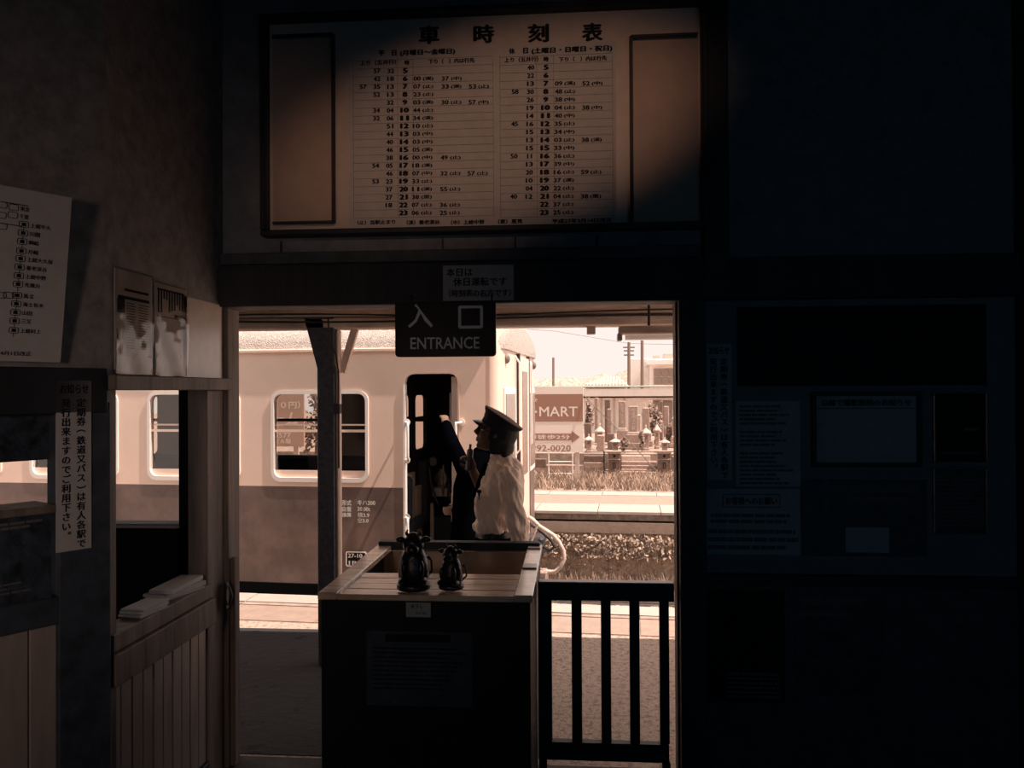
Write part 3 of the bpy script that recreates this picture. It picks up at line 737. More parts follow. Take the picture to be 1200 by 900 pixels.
# canopy over the platform
cz = uv(frame((0, 5.6, 0), (1, 0, 0)), 600, 384)[1]; cz1 = uv(frame((0, 5.6, 0), (1, 0, 0)), 600, 361)[1]
canopy = thing('platform_canopy', 'timber platform canopy on a dark post with braces in front of the train', 'canopy', (-1.4, 5.6, 0))
FP = frame((0, 5.52, 0), (1, 0, 0))
MB().bbox((-9, 5.52, cz), (2.4, 5.68, (cz+cz1)/2+.01), r=.01).build('beam', M['canopy'], canopy)
MB().bbox((-9, 5.50, (cz+cz1)/2+.016), (2.4, 5.70, cz1), r=.01).build('beam', M['canopy'], canopy)
MB().add([(-9, YW+.15, 3.0), (2.4, YW+.15, 3.0), (2.4, 5.97, cz1+.02), (-9, 5.97, cz1+.02), (-9, YW+.15, 3.05), (2.4, YW+.15, 3.05), (2.4, 5.97, cz1+.06), (-9, 5.97, cz1+.06)],
         [(0, 3, 2, 1), (4, 5, 6, 7), (0, 1, 5, 4), (1, 2, 6, 5), (2, 3, 7, 6), (3, 0, 4, 7)]).build('roof', M['canopy'], canopy)
for k in range(11):
    x = -8.5 + k*.95
    MB().bar((x, YW+.16, 2.95), (x, 5.94, cz1-.0), .05, .07).build('rafter', M['canopy'], canopy)
a, b = uv(FP, 372, 600)[0], uv(FP, 392, 600)[0]
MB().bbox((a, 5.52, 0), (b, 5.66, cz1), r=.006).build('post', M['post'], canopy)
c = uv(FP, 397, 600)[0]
MB().bbox((b+.001, 5.55, 0), (c, 5.61, cz), r=.012).build('post_lit_side', M['postlit'], canopy)  # narrow pale strip standing for the lit side of the post
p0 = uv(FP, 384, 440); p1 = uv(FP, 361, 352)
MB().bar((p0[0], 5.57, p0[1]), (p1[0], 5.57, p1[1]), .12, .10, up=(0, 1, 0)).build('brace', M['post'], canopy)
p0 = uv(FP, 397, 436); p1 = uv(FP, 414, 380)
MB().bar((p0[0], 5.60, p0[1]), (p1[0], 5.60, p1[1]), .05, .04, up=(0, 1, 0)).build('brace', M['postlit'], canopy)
MB().bar((p0[0]-.01, 5.56, p0[1]+.02), (p0[0]-.14, 5.56, p1[1]+.08), .02, .05, up=(0, 1, 0)).build('brace', M['canopy'], canopy)
zc = (cz+cz1)/2
MB().tube([(x_, 5.495, zc+.025+.012*math.sin(x_*2.2)) for x_ in [-8+.25*i for i in range(39)]], .006, 6).build('beam_cable', M['rubber'], canopy)
MB().tube([(x_, 5.50, zc-.012+.012*math.sin(x_*1.7+1)) for x_ in [-8+.25*i for i in range(39)]], .008, 6).build('beam_cable', M['rubber'], canopy)
MB().tube([(p0[0]-.07, 5.50, zc), (p0[0]-.06, 5.50, zc-.15), (c-.02, 5.53, cz-.18), (c-.005, 5.54, cz-.3), (c-.005, 5.54, 1.4)], .006, 6).build('post_cable', M['rubber'], canopy)
q = uv(FP, 395, 479); MB().bbox((q[0]-.025, 5.50, q[1]-.035), (q[0]+.025, 5.55, q[1]+.035), r=.004).build('switch', M['metaldark'], canopy)
q = uv(FP, 693, 386); MB().bbox((q[0]-.03, 5.55, q[1]-.03), (q[0]+.03, 5.62, q[1]+.03), r=.004).build('junction_box', M['canopy'], canopy)
F5 = frame((0, 5.0, 0), (1, 0, 0)); b = rect(F5, 724, 385, 830, 397)
t = thing('platform_light', 'long boxy fluorescent light fitting under the canopy at upper right', 'light', ((b[0]+b[2])/2, 5.05, b[1]))
MB().bbox((b[0]+.01, 5.0, b[1]+.035), (b[2], 5.14, b[3]+.02), r=.004).build('housing', M['canopy'], t)
MB().tube([(b[0]+.05, 5.07, b[1]+.014), (b[2]-.05, 5.07, b[1]+.014)], .016, 12).build('tube', M['lampwhite'], t)
MB().bbox((b[0], 5.02, b[1]-.006), (b[0]+.03, 5.12, b[1]+.04), r=.004).build('socket', M['warmpaint'], t)
MB().bbox((b[2]-.03, 5.02, b[1]-.006), (b[2], 5.12, b[1]+.04), r=.004).build('socket', M['warmpaint'], t)
MB().tube([(b[0]+.2, 5.07, b[3]), (b[0]+.2, 5.07, 2.75)], .008, 8).tube([(b[2]-.2, 5.07, b[3]), (b[2]-.2, 5.07, 2.75)], .008, 8).build('hanger', M['metaldark'], t)

# ================================================================== TRACK BED, far platform
eb(-40, PE-.02, -1.35, 40, 5.6, -1.20).build('track_bed', M['soil'], kind='structure')
mb = MB(); rnd = random.Random(3)
def stones(mb, s0, s1, d0, d1, z, n, r0, r1, zf=None):
    for _ in range(n):
        s_, d_ = rnd.uniform(s0, s1), rnd.uniform(d0, d1); r = rnd.uniform(r0, r1); zz = z if zf is None else zf(d_)
        V = []
        for q in ((1,0,0),(-1,0,0),(0,1,0),(0,-1,0),(0,0,.8),(0,0,-.8)):
            V.append(tuple(Vector((s_, d_, zz)) + Vector(q)*r*rnd.uniform(.6, 1.2)))
        mb.add(V, [(0,2,4),(2,1,4),(1,3,4),(3,0,4),(2,0,5),(1,2,5),(3,1,5),(0,3,5)], ME)
stones(mb, -2.5, 4, 0, 5.2, -1.19, 9000, .025, .055)
mb.build('ballast', M['ballast'], label='pale broken ballast stones between and beside the rails', cat='gravel', kind='stuff')
for nm, ds in (('near', (.85, 1.92)), ('far', (3.1, 4.17))):
    t = thing('railway_track', 'railway track under the train' if nm == 'near' else 'empty railway track nearer the far platform', 'track', E(0, sum(ds)/2, -1.2))
    for d_ in ds:
        MB().box((-20, d_-.06, -1.12), (20, d_+.06, -1.10), ME).box((-20, d_-.012, -1.10), (20, d_+.012, -1.0), ME).box((-20, d_-.033, -1.0), (20, d_+.033, -.965), ME).build('rail', M['metal'], t)
    for k in range(22):
        s_ = -6+k*.55; eb(s_, ds[0]-.5, -1.2, s_+.2, ds[1]+.5, -1.125).build('sleeper', M['concretedark'], t)
FD0 = 5.45                                   # far platform near edge d
fp = eb(-16, FD0+.2, -1.3, 14, 7.95, -.04).build('far_platform', M['concrete'], kind='structure')
for k in range(26):
    a = -13 + k*1.0
    eb(a+.006, 7.45, -.04, a+.994, 7.95, .0+.003*(k % 2)).build('slab', M['slabwhite'], fp)
    eb(a+.006, FD0+.0, -.04, a+.994, FD0+.86, .0+.002*(k % 2)).build('slab', M['slabwhite'], fp)
eb(-16, FD0+.86, -.05, 14, 7.45, -.004).build('far_platform_strip', M['slab'], kind='structure')
eb(-16, FD0+.015, -.135, 14, FD0+.2, -.04).build('platform_edge_far', M['concretedark'], kind='structure')
eb(-16, FD0+.10, -.17, 14, FD0+.2, -.135).build('platform_gap_far', M['under'], kind='structure')
eb(-16, FD0+.0, -.34, 14, FD0+.2, -.17).build('platform_beam_far', M['slab'], kind='structure')
eb(-16, FD0+.06, -1.25, 14, FD0+.2, -.34).build('platform_wall_far', M['bank'], kind='structure')
def blades(mb, s0, s1, d0, d1, zf, n, h0, h1, w=.02, lean=.3):
    for _ in range(n):
        s_, d_ = rnd.uniform(s0, s1), rnd.uniform(d0, d1); z = zf(d_); h = rnd.uniform(h0, h1); a = rnd.uniform(0, 6.28)
        lx, ly = rnd.uniform(-lean, lean)*h, rnd.uniform(-lean, lean)*h; cx, cy = math.cos(a)*w/2, math.sin(a)*w/2
        mb.add([(s_-cx, d_-cy, z), (s_+cx, d_+cy, z), (s_+lx*.4+cx*.7, d_+ly*.4+cy*.7, z+h*.6), (s_+lx, d_+ly, z+h)], [(0, 1, 2), (0, 2, 3)], ME)
def leaves(mb, s0, s1, d0, d1, z0, z1, n, r0, r1):
    for _ in range(n):
        c = Vector((rnd.uniform(s0, s1), rnd.uniform(d0, d1), rnd.uniform(z0, z1))); r = rnd.uniform(r0, r1)
        u = Vector((rnd.gauss(0, 1), rnd.gauss(0, 1), rnd.gauss(0, 1))).normalized(); v = u.orthogonal().normalized()
        mb.add([c-u*r, c+v*r*.6, c+u*r, c-v*r*.6], [(0, 1, 2, 3)], ME)
mb = MB(); leaves(mb, -2, 4, FD0-.10, FD0+.055, -.74, -.36, 3000, .02, .05); leaves(mb, -2, 4, FD0-.04, FD0+.055, -1.1, -.70, 1200, .015, .03)
mb.build('ivy', M['leaf'], label='band of ivy hanging on the far platform wall', cat='ivy', kind='stuff')
mb = MB(); blades(mb, -2, 4, FD0-.20, FD0-.0, lambda d: -1.2, 2600, .1, .30, .012, .3)
blades(mb, -2, 4, FD0-.6, FD0-.3, lambda d: -1.2, 500, .05, .22, .012, .3)
mb.build('bank_grass', M['grass'], label='dry grass growing along the foot of the far platform wall', cat='grass', kind='stuff')

# ================================================================== ground behind the far platform, graveyard
eb(-60, 7.96, -.3, 80, 60, -.0).build('ground_far', M['soil'], kind='structure')
mb = MB(); blades(mb, -1.5, 5, 8.1, 10.3, lambda d: -.0, 5200, .06, .26, .022, .5)
mb.build('weeds', M['grass'], label='dry weeds between the far platform and the graveyard wall', cat='weeds', kind='stuff')
GD = 10.4                                   # front of the grave plots
FG0 = EF(GD)
def gb(px0, py0, px1, py1, d, dep, mat_=None, par=None, name='block', r=.01, **kw):
    F = EF(d); b = rect(F, px0, py0, px1, py1)
    return MB().bbox((b[0], b[1], -dep), (b[2], b[3], 0), F, r).build(name, mat_, par, **kw)
def proj_y(F, px, z):
    lo, hi = 300.0, 800.0
    for _ in range(30):
        m_ = (lo+hi)/2
        if uv(F, px, m_)[1] > z: lo = m_
        else: hi = m_
    return (lo+hi)/2
def eth(name, label, cat, px, py, d, group=None):
    F = EF(d); u, v = uv(F, px, py); return thing(name, label, cat, F @ Vector((u, v, 0)), group)
# terrace
tz_ = uv(FG0, 740, 528)[1]
TZ = tz_-.12
eb(-10, GD+.6, 0, 16, GD+9, TZ).build('grave_terrace', M['concrete'], kind='structure')
# grave plot in front with piers and steps
t = eth('grave_plot', 'granite grave enclosure with two crested gate piers and steps', 'grave enclosure', 745, 568, GD)
gb(705, 560, 800, 568, GD-.1, .5, M['granite'], t, 'base_stone'); gb(709, 553, 800, 560, GD, .5, M['granite'], t, 'base_stone')
for a, b_ in ((713, 727), (771, 786)):
    pr = gb(a, 530, b_, 554, GD, .28, M['granitedark'], t, 'pier')
    gb(a-.8, 529, b_+.8, 532, GD-.02, .32, M['granite'], pr, 'pier_cap'); gb(a, 538, b_, 538.6, GD-.006, .02, M['granitelight'], pr, 'joint')
    cxp = (a+b_)/2
    F = EF(GD-.008); b = rect(F, cxp-1.6, 542, cxp+1.6, 549)
    MB().plate(F, rr(*b, .01), [rr(b[0]+.012, b[1]+.012, b[2]-.012, b[3]-.012, .006)], -.004, .004).build('emblem', M['ink'], pr)
    u, v = uv(F, cxp, 534.5); MB().ball(F @ Vector((u, v, 0)), .03, .008, .03).build('crest', M['ink'], pr)
for k in range(3): gb(728, 541+k*4.5, 770, 545+k*4.5, GD+.35-.1*k, .3, M['granite'], t, 'step')
gb(728, 534, 762, 541, GD+.5, .4, M['granitelight'], t, 'offering_slab')
t = eth('grave_wall', 'low granite grave wall with panels behind the billboard', 'wall', 690, 552, GD+.1)
gb(684, 542, 711, 549, GD+.1, .2, M['granite'], t, 'wall_stone'); gb(684, 534, 708, 541, GD+.15, .2, M['granitedark'], t, 'wall_stone'); gb(640, 545, 684, 553, GD+.1, .2, M['granite'], t, 'wall_stone'); gb(620, 538, 640, 548, GD+.1, .2, M['granitedark'], t, 'wall_stone')
t = eth('grave_wall', 'low granite grave wall at the right edge beside the doorway jamb', 'wall', 797, 560, GD+.1)
gb(788, 535, 820, 562, GD+.1, .2, M['granite'], t, 'wall_stone')
t = eth('wire_rail', 'thin horizontal metal rail running across the graveyard front', 'rail', 740, 529, GD-.3)
F = EF(GD-.3); a, b_ = uv(F, 683, 530), uv(F, 830, 529)
MB().tube([F @ Vector((a[0], a[1], 0)), F @ Vector((b_[0], b_[1], 0))], .012, 6).build('bar', M['concretedark'], t)
for px in (708, 793):
    u, v = uv(F, px, 529); MB().tube([F @ Vector((u, v, 0)), F @ Vector((u, 0, 0))], .018, 6).build('upright', M['metaldark'], t)
# tombstones: (px centre, top, base, half width, d, style, label)
def tomb(px, yt, yb, hw, d, mt, label, shelf=True, script=False):
    yb = proj_y(EF(d), px, TZ); t = eth('tombstone', label, 'tombstone', px, yb, d)
    h = yb-yt
    if shelf:
        gb(px-hw*1.9, yb-h*.14, px+hw*1.9, yb, d-.12, .6, M['granite'], t, 'base_stone')
        gb(px-hw*1.45, yb-h*.34, px+hw*1.45, yb-h*.14, d-.06, .45, mt, t, 'middle_stone')
        gb(px-hw*1.15, yb-h*.40, px+hw*1.15, yb-h*.34, d-.03, .36, M['granitelight'], t, 'lotus_stone')
        gb(px-hw, yt, px+hw, yb-h*.40, d, .28, mt, t, 'shaft', .015)
    else: gb(px-hw, yt, px+hw, yb, d, .2, mt, t, 'shaft', .02)
    if script:
        F = EF(d-.004); u, v = uv(F, px, yt+h*.05); MB().vtext(F, '先祖代々之墓', u, v, .085, .002, .03, .088).build('lettering', M['granitelight'], t)
    return t
tomb(742, 476, 530, 5.6, GD+2.0, M['granite'], 'tallest inscribed family tombstone in the middle of the graveyard', True, True)
tomb(729, 470, 527, 4.2, GD+3.2, M['granite'], 'tombstone with shelves just left of the tallest one', True, True)
tomb(712, 468, 522, 3.4, GD+4.5, M['granitedark'], 'tall narrow dark tombstone left of the shelved pair', False)
tomb(714, 479, 522, 2.6, GD+3.6, M['granite'], 'slim pale tombstone standing before the dark narrow one', False)
tomb(757, 478, 528, 4.2, GD+3.0, M['granite'], 'tombstone just right of the tallest one')
tomb(699, 466, 515, 2.2, GD+4.2, M['granite'], 'slim tombstone rising right of the billboard', False)
tomb(781, 476, 524, 3.2, GD+3.4, M['granite'], 'narrow tombstone near the right jamb', False)
tomb(689, 496, 528, 4, GD+2.2, M['granitedark'], 'squat dark tombstone beside the billboard edge', False)
tomb(775, 470, 520, 2.0, GD+5, M['granitedark'], 'thin leaning dark marker behind the pines', False)
tomb(791, 490, 528, 3.5, GD+2.6, M['granite'], 'tombstone cut by the right jamb')
tomb(704, 510, 529, 4.5, GD+1.3, M['granite'], 'low broad tombstone between two stone lanterns', False)
tomb(716, 508, 528, 4, GD+1.8, M['granitedark'], 'low dark tombstone behind the snow-viewing lantern', False)
tomb(749, 486, 524, 2.2, GD+3.4, M['granitelight'], 'pale slim stone right behind the tallest tombstone', False)
tomb(664, 470, 520, 4, GD+3, M['granite'], 'tombstone mostly hidden behind the billboard')
def lantern(px, yt, yb, hw, d, label):
    F = EF(d); yb = proj_y(F, px, TZ); t = eth('stone_lantern', label, 'lantern', px, yb, d); u, v0 = uv(F, px, yb); v1 = uv(F, px, yt)[1]; h = v1-v0
    w = (uv(F, px+hw, yb)[0]-u); c = F @ Vector((u, v0, 0))
    MB().lathe([(w*.75, 0), (w*.75, h*.08), (w*.6, h*.1), (0, h*.1)], c, 6).build('foot', M['granite'], t)
    MB().bbox((-w*.45, -w*.45, h*.1), (w*.45, w*.45, h*.36), Matrix.Translation(c)).build('post', M['granite'], t)
    f = MB().bbox((-w*.55, -w*.55, h*.36), (w*.55, w*.55, h*.64), Matrix.Translation(c)).build('fire_box', M['granite'], t)
    MB().box((-w*.28, -w*.57, h*.42), (w*.28, -w*.5, h*.58), Matrix.Translation(c)).build('opening', M['granitedark'], f)
    MB().lathe([(w*1.0, h*.64), (w*1.0, h*.68), (w*.6, h*.76), (w*.2, h*.84), (w*.12, h*.86)], c, 6).build('cap', M['granitelight'], t)
    MB().lathe([(w*.1, h*.86), (w*.17, h*.91), (w*.1, h*.96), (.002, h)], c, 8).build('finial', M['granitelight'], t)
lantern(690, 508, 530, 6.0, GD+1.0, 'stone lantern nearest the billboard with a pale peaked cap')
lantern(703, 495, 524, 6.0, GD+1.9, 'stone lantern just right of the billboard, higher up')
lantern(721, 511, 532, 7.0, GD+.9, 'wide stone lantern left of the steps')
lantern(779, 512, 532, 6.5, GD+.9, 'stone lantern above the right crested pier')
lantern(770, 493, 524, 4.5, GD+2.2, 'stone lantern in front of the clipped pine')
lantern(757, 497, 524, 6.5, GD+1.7, 'stone lantern beside the tallest tombstone')
lantern(770, 475, 512, 5.0, GD+4.2, 'far stone lantern rising above the clipped pine')
lantern(789, 487, 520, 5.0, GD+3.2, 'stone lantern at the right jamb, half hidden')
lantern(756, 470, 515, 5.0, GD+4.6, 'tall far lantern behind the tallest tombstone')
def shrub(px, yt, yb, hw, d, label, name='clipped_pine', n=420, ltr=None):
    yb = proj_y(EF(d), px, TZ if (d > GD+.6) else 0)
    t = eth(name, label, 'tree' if 'pine' in name or 'tree' in name else 'shrub', px, yb, d); F = EF(d); u, v0 = uv(F, px, yb); v1 = uv(F, px, yt)[1]; w = uv(F, px+hw, yb)[0]-u
    MB().tube([F @ Vector((u, v0, 0)), F @ Vector((u+.1*w, (v0+v1)/2, 0)), F @ Vector((u-.1*w, v1-.1, 0))], [w*.12, w*.09, w*.04], 7).build('trunk', M['concretedark'], t)
    mb = MB(); c0 = Vector((u, (v0+v1)/2+.1*(v1-v0), 0)); cl = [(rnd.uniform(-.6, .6)*w, rnd.uniform(-.35, .45)*(v1-v0)) for _ in range(7)]
    for _ in range(n):
        cx_, cy_ = rnd.choice(cl); p = F @ (c0 + Vector((cx_+rnd.gauss(0, w*.2), cy_+rnd.gauss(0, (v1-v0)*.08), rnd.gauss(0, w*.3))))
        a = Vector((rnd.gauss(0, 1), rnd.gauss(0, 1), rnd.gauss(0, 1))).normalized(); b_ = a.orthogonal().normalized(); r = rnd.uniform(.03, .07)
        mb.add([p-a*r, p+b_*r*.6, p+a*r, p-b_*r*.6], [(0, 1, 2, 3)])
    mb.build('foliage', M['leafdark'], t, kind='stuff')
shrub(768, 478, 526, 8, GD+3.8, 'dark clipped pine between the tombstones at right')
shrub(690, 474, 520, 6, GD+3.6, 'loose shrub just right of the billboard', 'shrub')
shrub(784, 500, 526, 5, GD+2.8, 'small shrub near the right jamb', 'shrub', 240)
shrub(752, 508, 530, 3, GD+1.2, 'little shrub at the right of the offering steps', 'shrub', 160)
shrub(732, 515, 532, 4, GD+.7, 'low flowers in front of the tallest tombstone', 'flower_bunch', 160)

# billboard with the mart lettering
SDp = 9.0; FB2 = EF(SDp)
b = rect(FB2, 574, 453, 683.5, 530)
t = eth('billboard', 'large roadside billboard reading MART with a brown band and arrow', 'billboard', 650, 575, SDp)
MB().box((b[0], b[1], -.06), (b[2], b[3], 0), FB2).build('panel', M['signwhite'], t)
MB().box((rect(FB2, 575, 462, 683, 494)[0], rect(FB2, 575, 462, 683, 494)[1], .001), (rect(FB2, 575, 462, 683, 494)[2], rect(FB2, 575, 462, 683, 494)[3], .006), FB2).build('brown_band', M['signbrown'], t)
A_ = [(593, 508), (670, 508), (670, 505), (679.5, 512), (670, 519), (670, 516), (593, 516)]
MB().plate(FB2, [uv(FB2, *q) for q in A_], [], .001, .006).build('arrow', M['signbrown'], t)
mb = MB()
bb = rect(FB2, 632, 476.5, 677, 488); mb.text(FB2, 'MART', *bb, w=.008, bold=.012, fit=True)
bb = rect(FB2, 614, 473, 626, 488); mb.text(FB2, 'T', *bb, w=.008, bold=.015, fit=True)
bb = rect(FB2, 590, 473, 612, 488); mb.text(FB2, 'CA', *bb, w=.008, bold=.012, fit=True) if False else None
st = []; cu, cv = uv(FB2, 628, 482.5)
for k in range(10):
    r = .038 if k % 2 == 0 else .016; st.append((cu+r*math.sin(k*math.pi/5), cv+r*math.cos(k*math.pi/5)))
mb.plate(FB2, st, [], .0065, .008)
bb = rect(FB2, 597, 509.3, 668, 514.8); mb.text(FB2, '駅下車徒歩2分', *bb, w=.008, bold=.03, fit=True)
for sg_ in (-1, 1):
    cu, cv = uv(FB2, 626.5+sg_*2, 469); mb.tube([FB2 @ Vector((cu+.03*math.cos(a_)*(.4+a_/8)*sg_, cv+.03*math.sin(a_)*(.4+a_/8), .007)) for a_ in [i*.5 for i in range(11)]], .006, 5)
mb.build('white_lettering', M['signwhite'], t, label='white lettering')
mb = MB(); bb = rect(FB2, 629, 521.5, 669, 529); mb.text(FB2, '92-0020', *bb, w=.003, bold=.014, fit=True)
bb = rect(FB2, 620.5, 522, 628, 528.5); mb.text(FB2, '☎', *bb, w=.003, bold=.01, fit=True)
mb.build('phone_number', M['signbrown'], t, label='brown phone number')
for px, wd in ((676, .09), (590, .09)):
    u, v = uv(FB2, px, 575); MB().box((u-wd/2, 0, -.14), (u+wd/2, b[1]+.2, -.061), FB2).build('post', M['granitelight'], t)
t = eth('low_railing', 'low white metal railing standing behind the billboard post', 'railing', 657, 562, GD-.5)
F = EF(GD-.5)
for q in (((643, 532), (643, 563)), ((671, 532), (671, 563)), ((643, 541), (671, 541)), ((643, 555), (671, 555))):
    p0, p1 = [F @ Vector((*uv(F, *a_), 0)) for a_ in q]; MB().tube([p0, p1], .014, 6).build('bar', M['white'], t)

# ================================================================== houses, hills, poles far behind
def far_box(px0, py0, px1, py1, d, dep, mt, par, name, r=.02): return gb(px0, py0, px1, py1, d, dep, mt, par, name, r)
ar = eth('station_annex', 'long low white building with a broad eaves band behind the graves', 'building', 740, 518, 22)
far_box(664, 466, 830, 518, 22.3, 6, M['white'], ar, 'wall'); far_box(600, 455.5, 835, 464.5, 21.6, 7, M['white'], ar, 'eaves_band')
far_box(600, 452.2, 835, 453.6, 21.5, 7.2, M['rooftile'], ar, 'ridge_cap')
for a in (765, 777, 789):
    w_ = far_box(a, 469, a+10.5, 496, 22.25, .1, M['granite'], ar, 'window_frame'); far_box(a+1, 470.5, a+9.7, 482, 22.2, .04, M['window'], w_, 'pane'); far_box(a+1, 483.5, a+9.7, 495, 22.2, .04, M['window'], w_, 'pane')
for a in (704, 719, 731): far_box(a, 466, a+1.5, 518, 22.2, .1, M['granitelight'], ar, 'pilaster')
bd_ = eth('school_building', 'pale two storey building with a gridded window at upper right', 'building', 785, 501, 34)
far_box(762, 420, 850, 501, 34, 10, M['white'], bd_, 'wall'); far_box(758, 421, 852, 427, 33.4, 11, M['white'], bd_, 'parapet')
w_ = far_box(765.5, 431.5, 793.5, 451, 33.95, .1, M['granitelight'], bd_, 'window_frame')
for i in range(3):
    for j in range(2): far_box(766.5+i*9, 432.5+j*9.5, 774.5+i*9, 440.8+j*9.5, 33.9, .04, M['window'], w_, 'pane')
far_box(738, 420, 761, 499, 36, 8, M['white'], bd_, 'side_wing'); far_box(766, 416, 774, 421, 35, 1, M['granitelight'], bd_, 'roof_box'); far_box(778, 414, 792, 421, 36, 2, M['granitelight'], bd_, 'roof_box')
# tiled house
t = eth('tiled_house', 'house with a pale hipped tiled roof rising behind the billboard', 'house', 712, 508, 29.6)
F = EF(28); A4 = [F @ Vector((*uv(F, *q), 0)) for q in ((683, 452), (737, 452))]; top = [F @ Vector((*uv(F, *q), 0)) + NX*3 for q in ((706, 441), (722, 441))]
bk = [A4[0]+NX*6, A4[1]+NX*6]
nr = 14
MB().add(A4+top+bk, [(0, 1, 3, 2), (1, 5, 3), (5, 4, 2, 3), (4, 0, 2)]).build('roof', M['rooftile'], t)
mb = MB()
for k in range(nr+1):
    f = k/nr; p0 = A4[0].lerp(A4[1], f); p1 = (A4[0]+NX*0).lerp(top[0], 1) if False else None
    g_ = max(0, min(1, (f-.42)/.3)); pt_ = top[0].lerp(top[1], g_)
    if f < .42: pt_ = A4[0].lerp(top[0], f/.42)
    if f > .72: pt_ = A4[1].lerp(top[1], (1-f)/.28)
    if (pt_-p0).length > .05: mb.tube([p0+Vector((0, 0, .03)), pt_+Vector((0, 0, .03))], .05, 5)
mb.build('tile_rows', M['granitelight'], t, kind='stuff'); far_box(686, 452, 734, 508, 29.6, 4.5, M['white'], t, 'wall')
# hills as real relief
def hill(pts, d, dep, label, seed):
    r_ = random.Random(seed); F = EF(d); mb = MB(); N = 60; V = []; P = []
    xs = [p[0] for p in pts]
    def yy(x):
        for (a, b_) in zip(pts, pts[1:]):
            if a[0] <= x <= b_[0]: f = (x-a[0])/(b_[0]-a[0]); return a[1]*(1-f)+b_[1]*f
    rows = 7
    for i in range(N+1):
        x = xs[0]+(xs[-1]-xs[0])*i/N; u, v = uv(F, x, yy(x)+r_.uniform(-.6, .6)); ub = uv(F, x, 462)[1]
        for j in range(rows):
            f = j/(rows-1); V.append((u, ub-6+(v-ub+6)*math.sin(f*math.pi/2)+r_.uniform(-.3, .3)*(j > 0)*d/120, -dep*f))
        V.append((u, ub-6, -dep*1.8))
    R_ = rows+1
    for i in range(N):
        for j in range(R_-1): a = i*R_+j; P.append((a, a+R_, a+R_+1, a+1))
    mb.add(V, P, F); return mb.build('hill', M['hill'], label=label, cat='hill', smooth='all')
hill([(560, 438), (600, 441), (625, 443), (650, 440), (680, 441), (700, 436), (720, 440), (760, 446)], 320, 60, 'distant wooded ridge low on the horizon', 2)
hill([(672, 450), (690, 444), (705, 437), (720, 432), (735, 427), (752, 428), (790, 424), (860, 420)], 120, 40, 'nearer wooded hill rising to the right', 5)
def pole(px, yt, yb, d, r, label, arms=()):
    t = eth('utility_pole', label, 'pole', px, yb, d); F = EF(d); a, b_ = uv(F, px, yb), uv(F, px, yt)
    MB().tube([F @ Vector((a[0], a[1], 0)), F @ Vector((b_[0], b_[1], 0))], [r, r*.8], 8).build('shaft', M['poledark'], t)
    for y, h in arms:
        p0, p1 = [F @ Vector((*uv(F, px+s_*h, y), -.1)) for s_ in (-1, 1)]; MB().bar(p0, p1, .06, .06).build('crossarm', M['poledark'], t)
pole(648.5, 419, 514, 24, .06, 'short plain pole behind the billboard')
pole(737, 401, 505, 31.5, .09, 'utility pole with several crossarms near the hill', ((407, 7), (411, 6), (416, 6)))
pole(752.5, 399, 505, 31, .09, 'plain utility pole right of the one with crossarms')
def wire(pts, label, r=.02):
    P_ = [EF(d) @ Vector((*uv(EF(d), px, py), 0)) for px, py, d in pts]
    MB().tube(P_, r, 5).build('wire', M['concretedark'], label=label, cat='wire')
wire([(560, 382, 22), (650, 388, 27), (737, 402.5, 31.5), (800, 404, 33)], 'thin overhead wire sloping across the sky', .010)
wire([(684, 463, 9.0), (740, 520, 8.6), (793, 577, 8.15)], 'pale diagonal guy wire in front of the graveyard', .009)
# plain billboard beyond the far side of the train, seen through its windows
FB3 = EF(8.6); b = rect(FB3, 232, 456, 356, 523)
t = thing('white_hoarding', 'tall pale hoarding with white characters seen through the train windows', 'hoarding', FB3 @ Vector(((b[0]+b[2])/2, 0, 0)))
MB().box((b[0], b[1], -.06), (b[2], b[3], 0), FB3).build('panel', M['hoard'], t)
for px in (250, 345): u = uv(FB3, px, 500)[0]; MB().box((u-.05, 0, -.14), (u+.05, b[1]+.1, -.061), FB3).build('post', M['granitelight'], t)
b2 = rect(FB3, 430, 452, 520, 532)
t2 = thing('plain_hoarding', 'plain tan hoarding seen through the cab windows', 'hoarding', FB3 @ Vector(((b2[0]+b2[2])/2, 0, 0)))
MB().box((b2[0], b2[1], -.06), (b2[2], b2[3], 0), FB3).build('panel', M['hoard'], t2)
for px in (445, 505): u = uv(FB3, px, 500)[0]; MB().box((u-.05, 0, -.14), (u+.05, b2[1]+.1, -.061), FB3).build('post', M['granitelight'], t2)
mb = MB()
for s_, q in (('０円）', (329, 470, 352, 479)), ('ーム', (319, 483, 350, 499)), ('-5577', (319, 507, 341, 513)), ('／Ａ階', (321, 514, 341, 520))):
    mb.text(FB3, s_, *rect(FB3, *q), w=.004, bold=.03, fit=True)
mb.build('lettering', M['signwhite'], t)
shrub(370, 440, 575, 18, 9.4, 'leafless tangled tree seen through the middle train window', 'tree', 900)
shrub(215, 446, 575, 26, 9.8, 'bushy tree seen through the left train window', 'tree', 900)

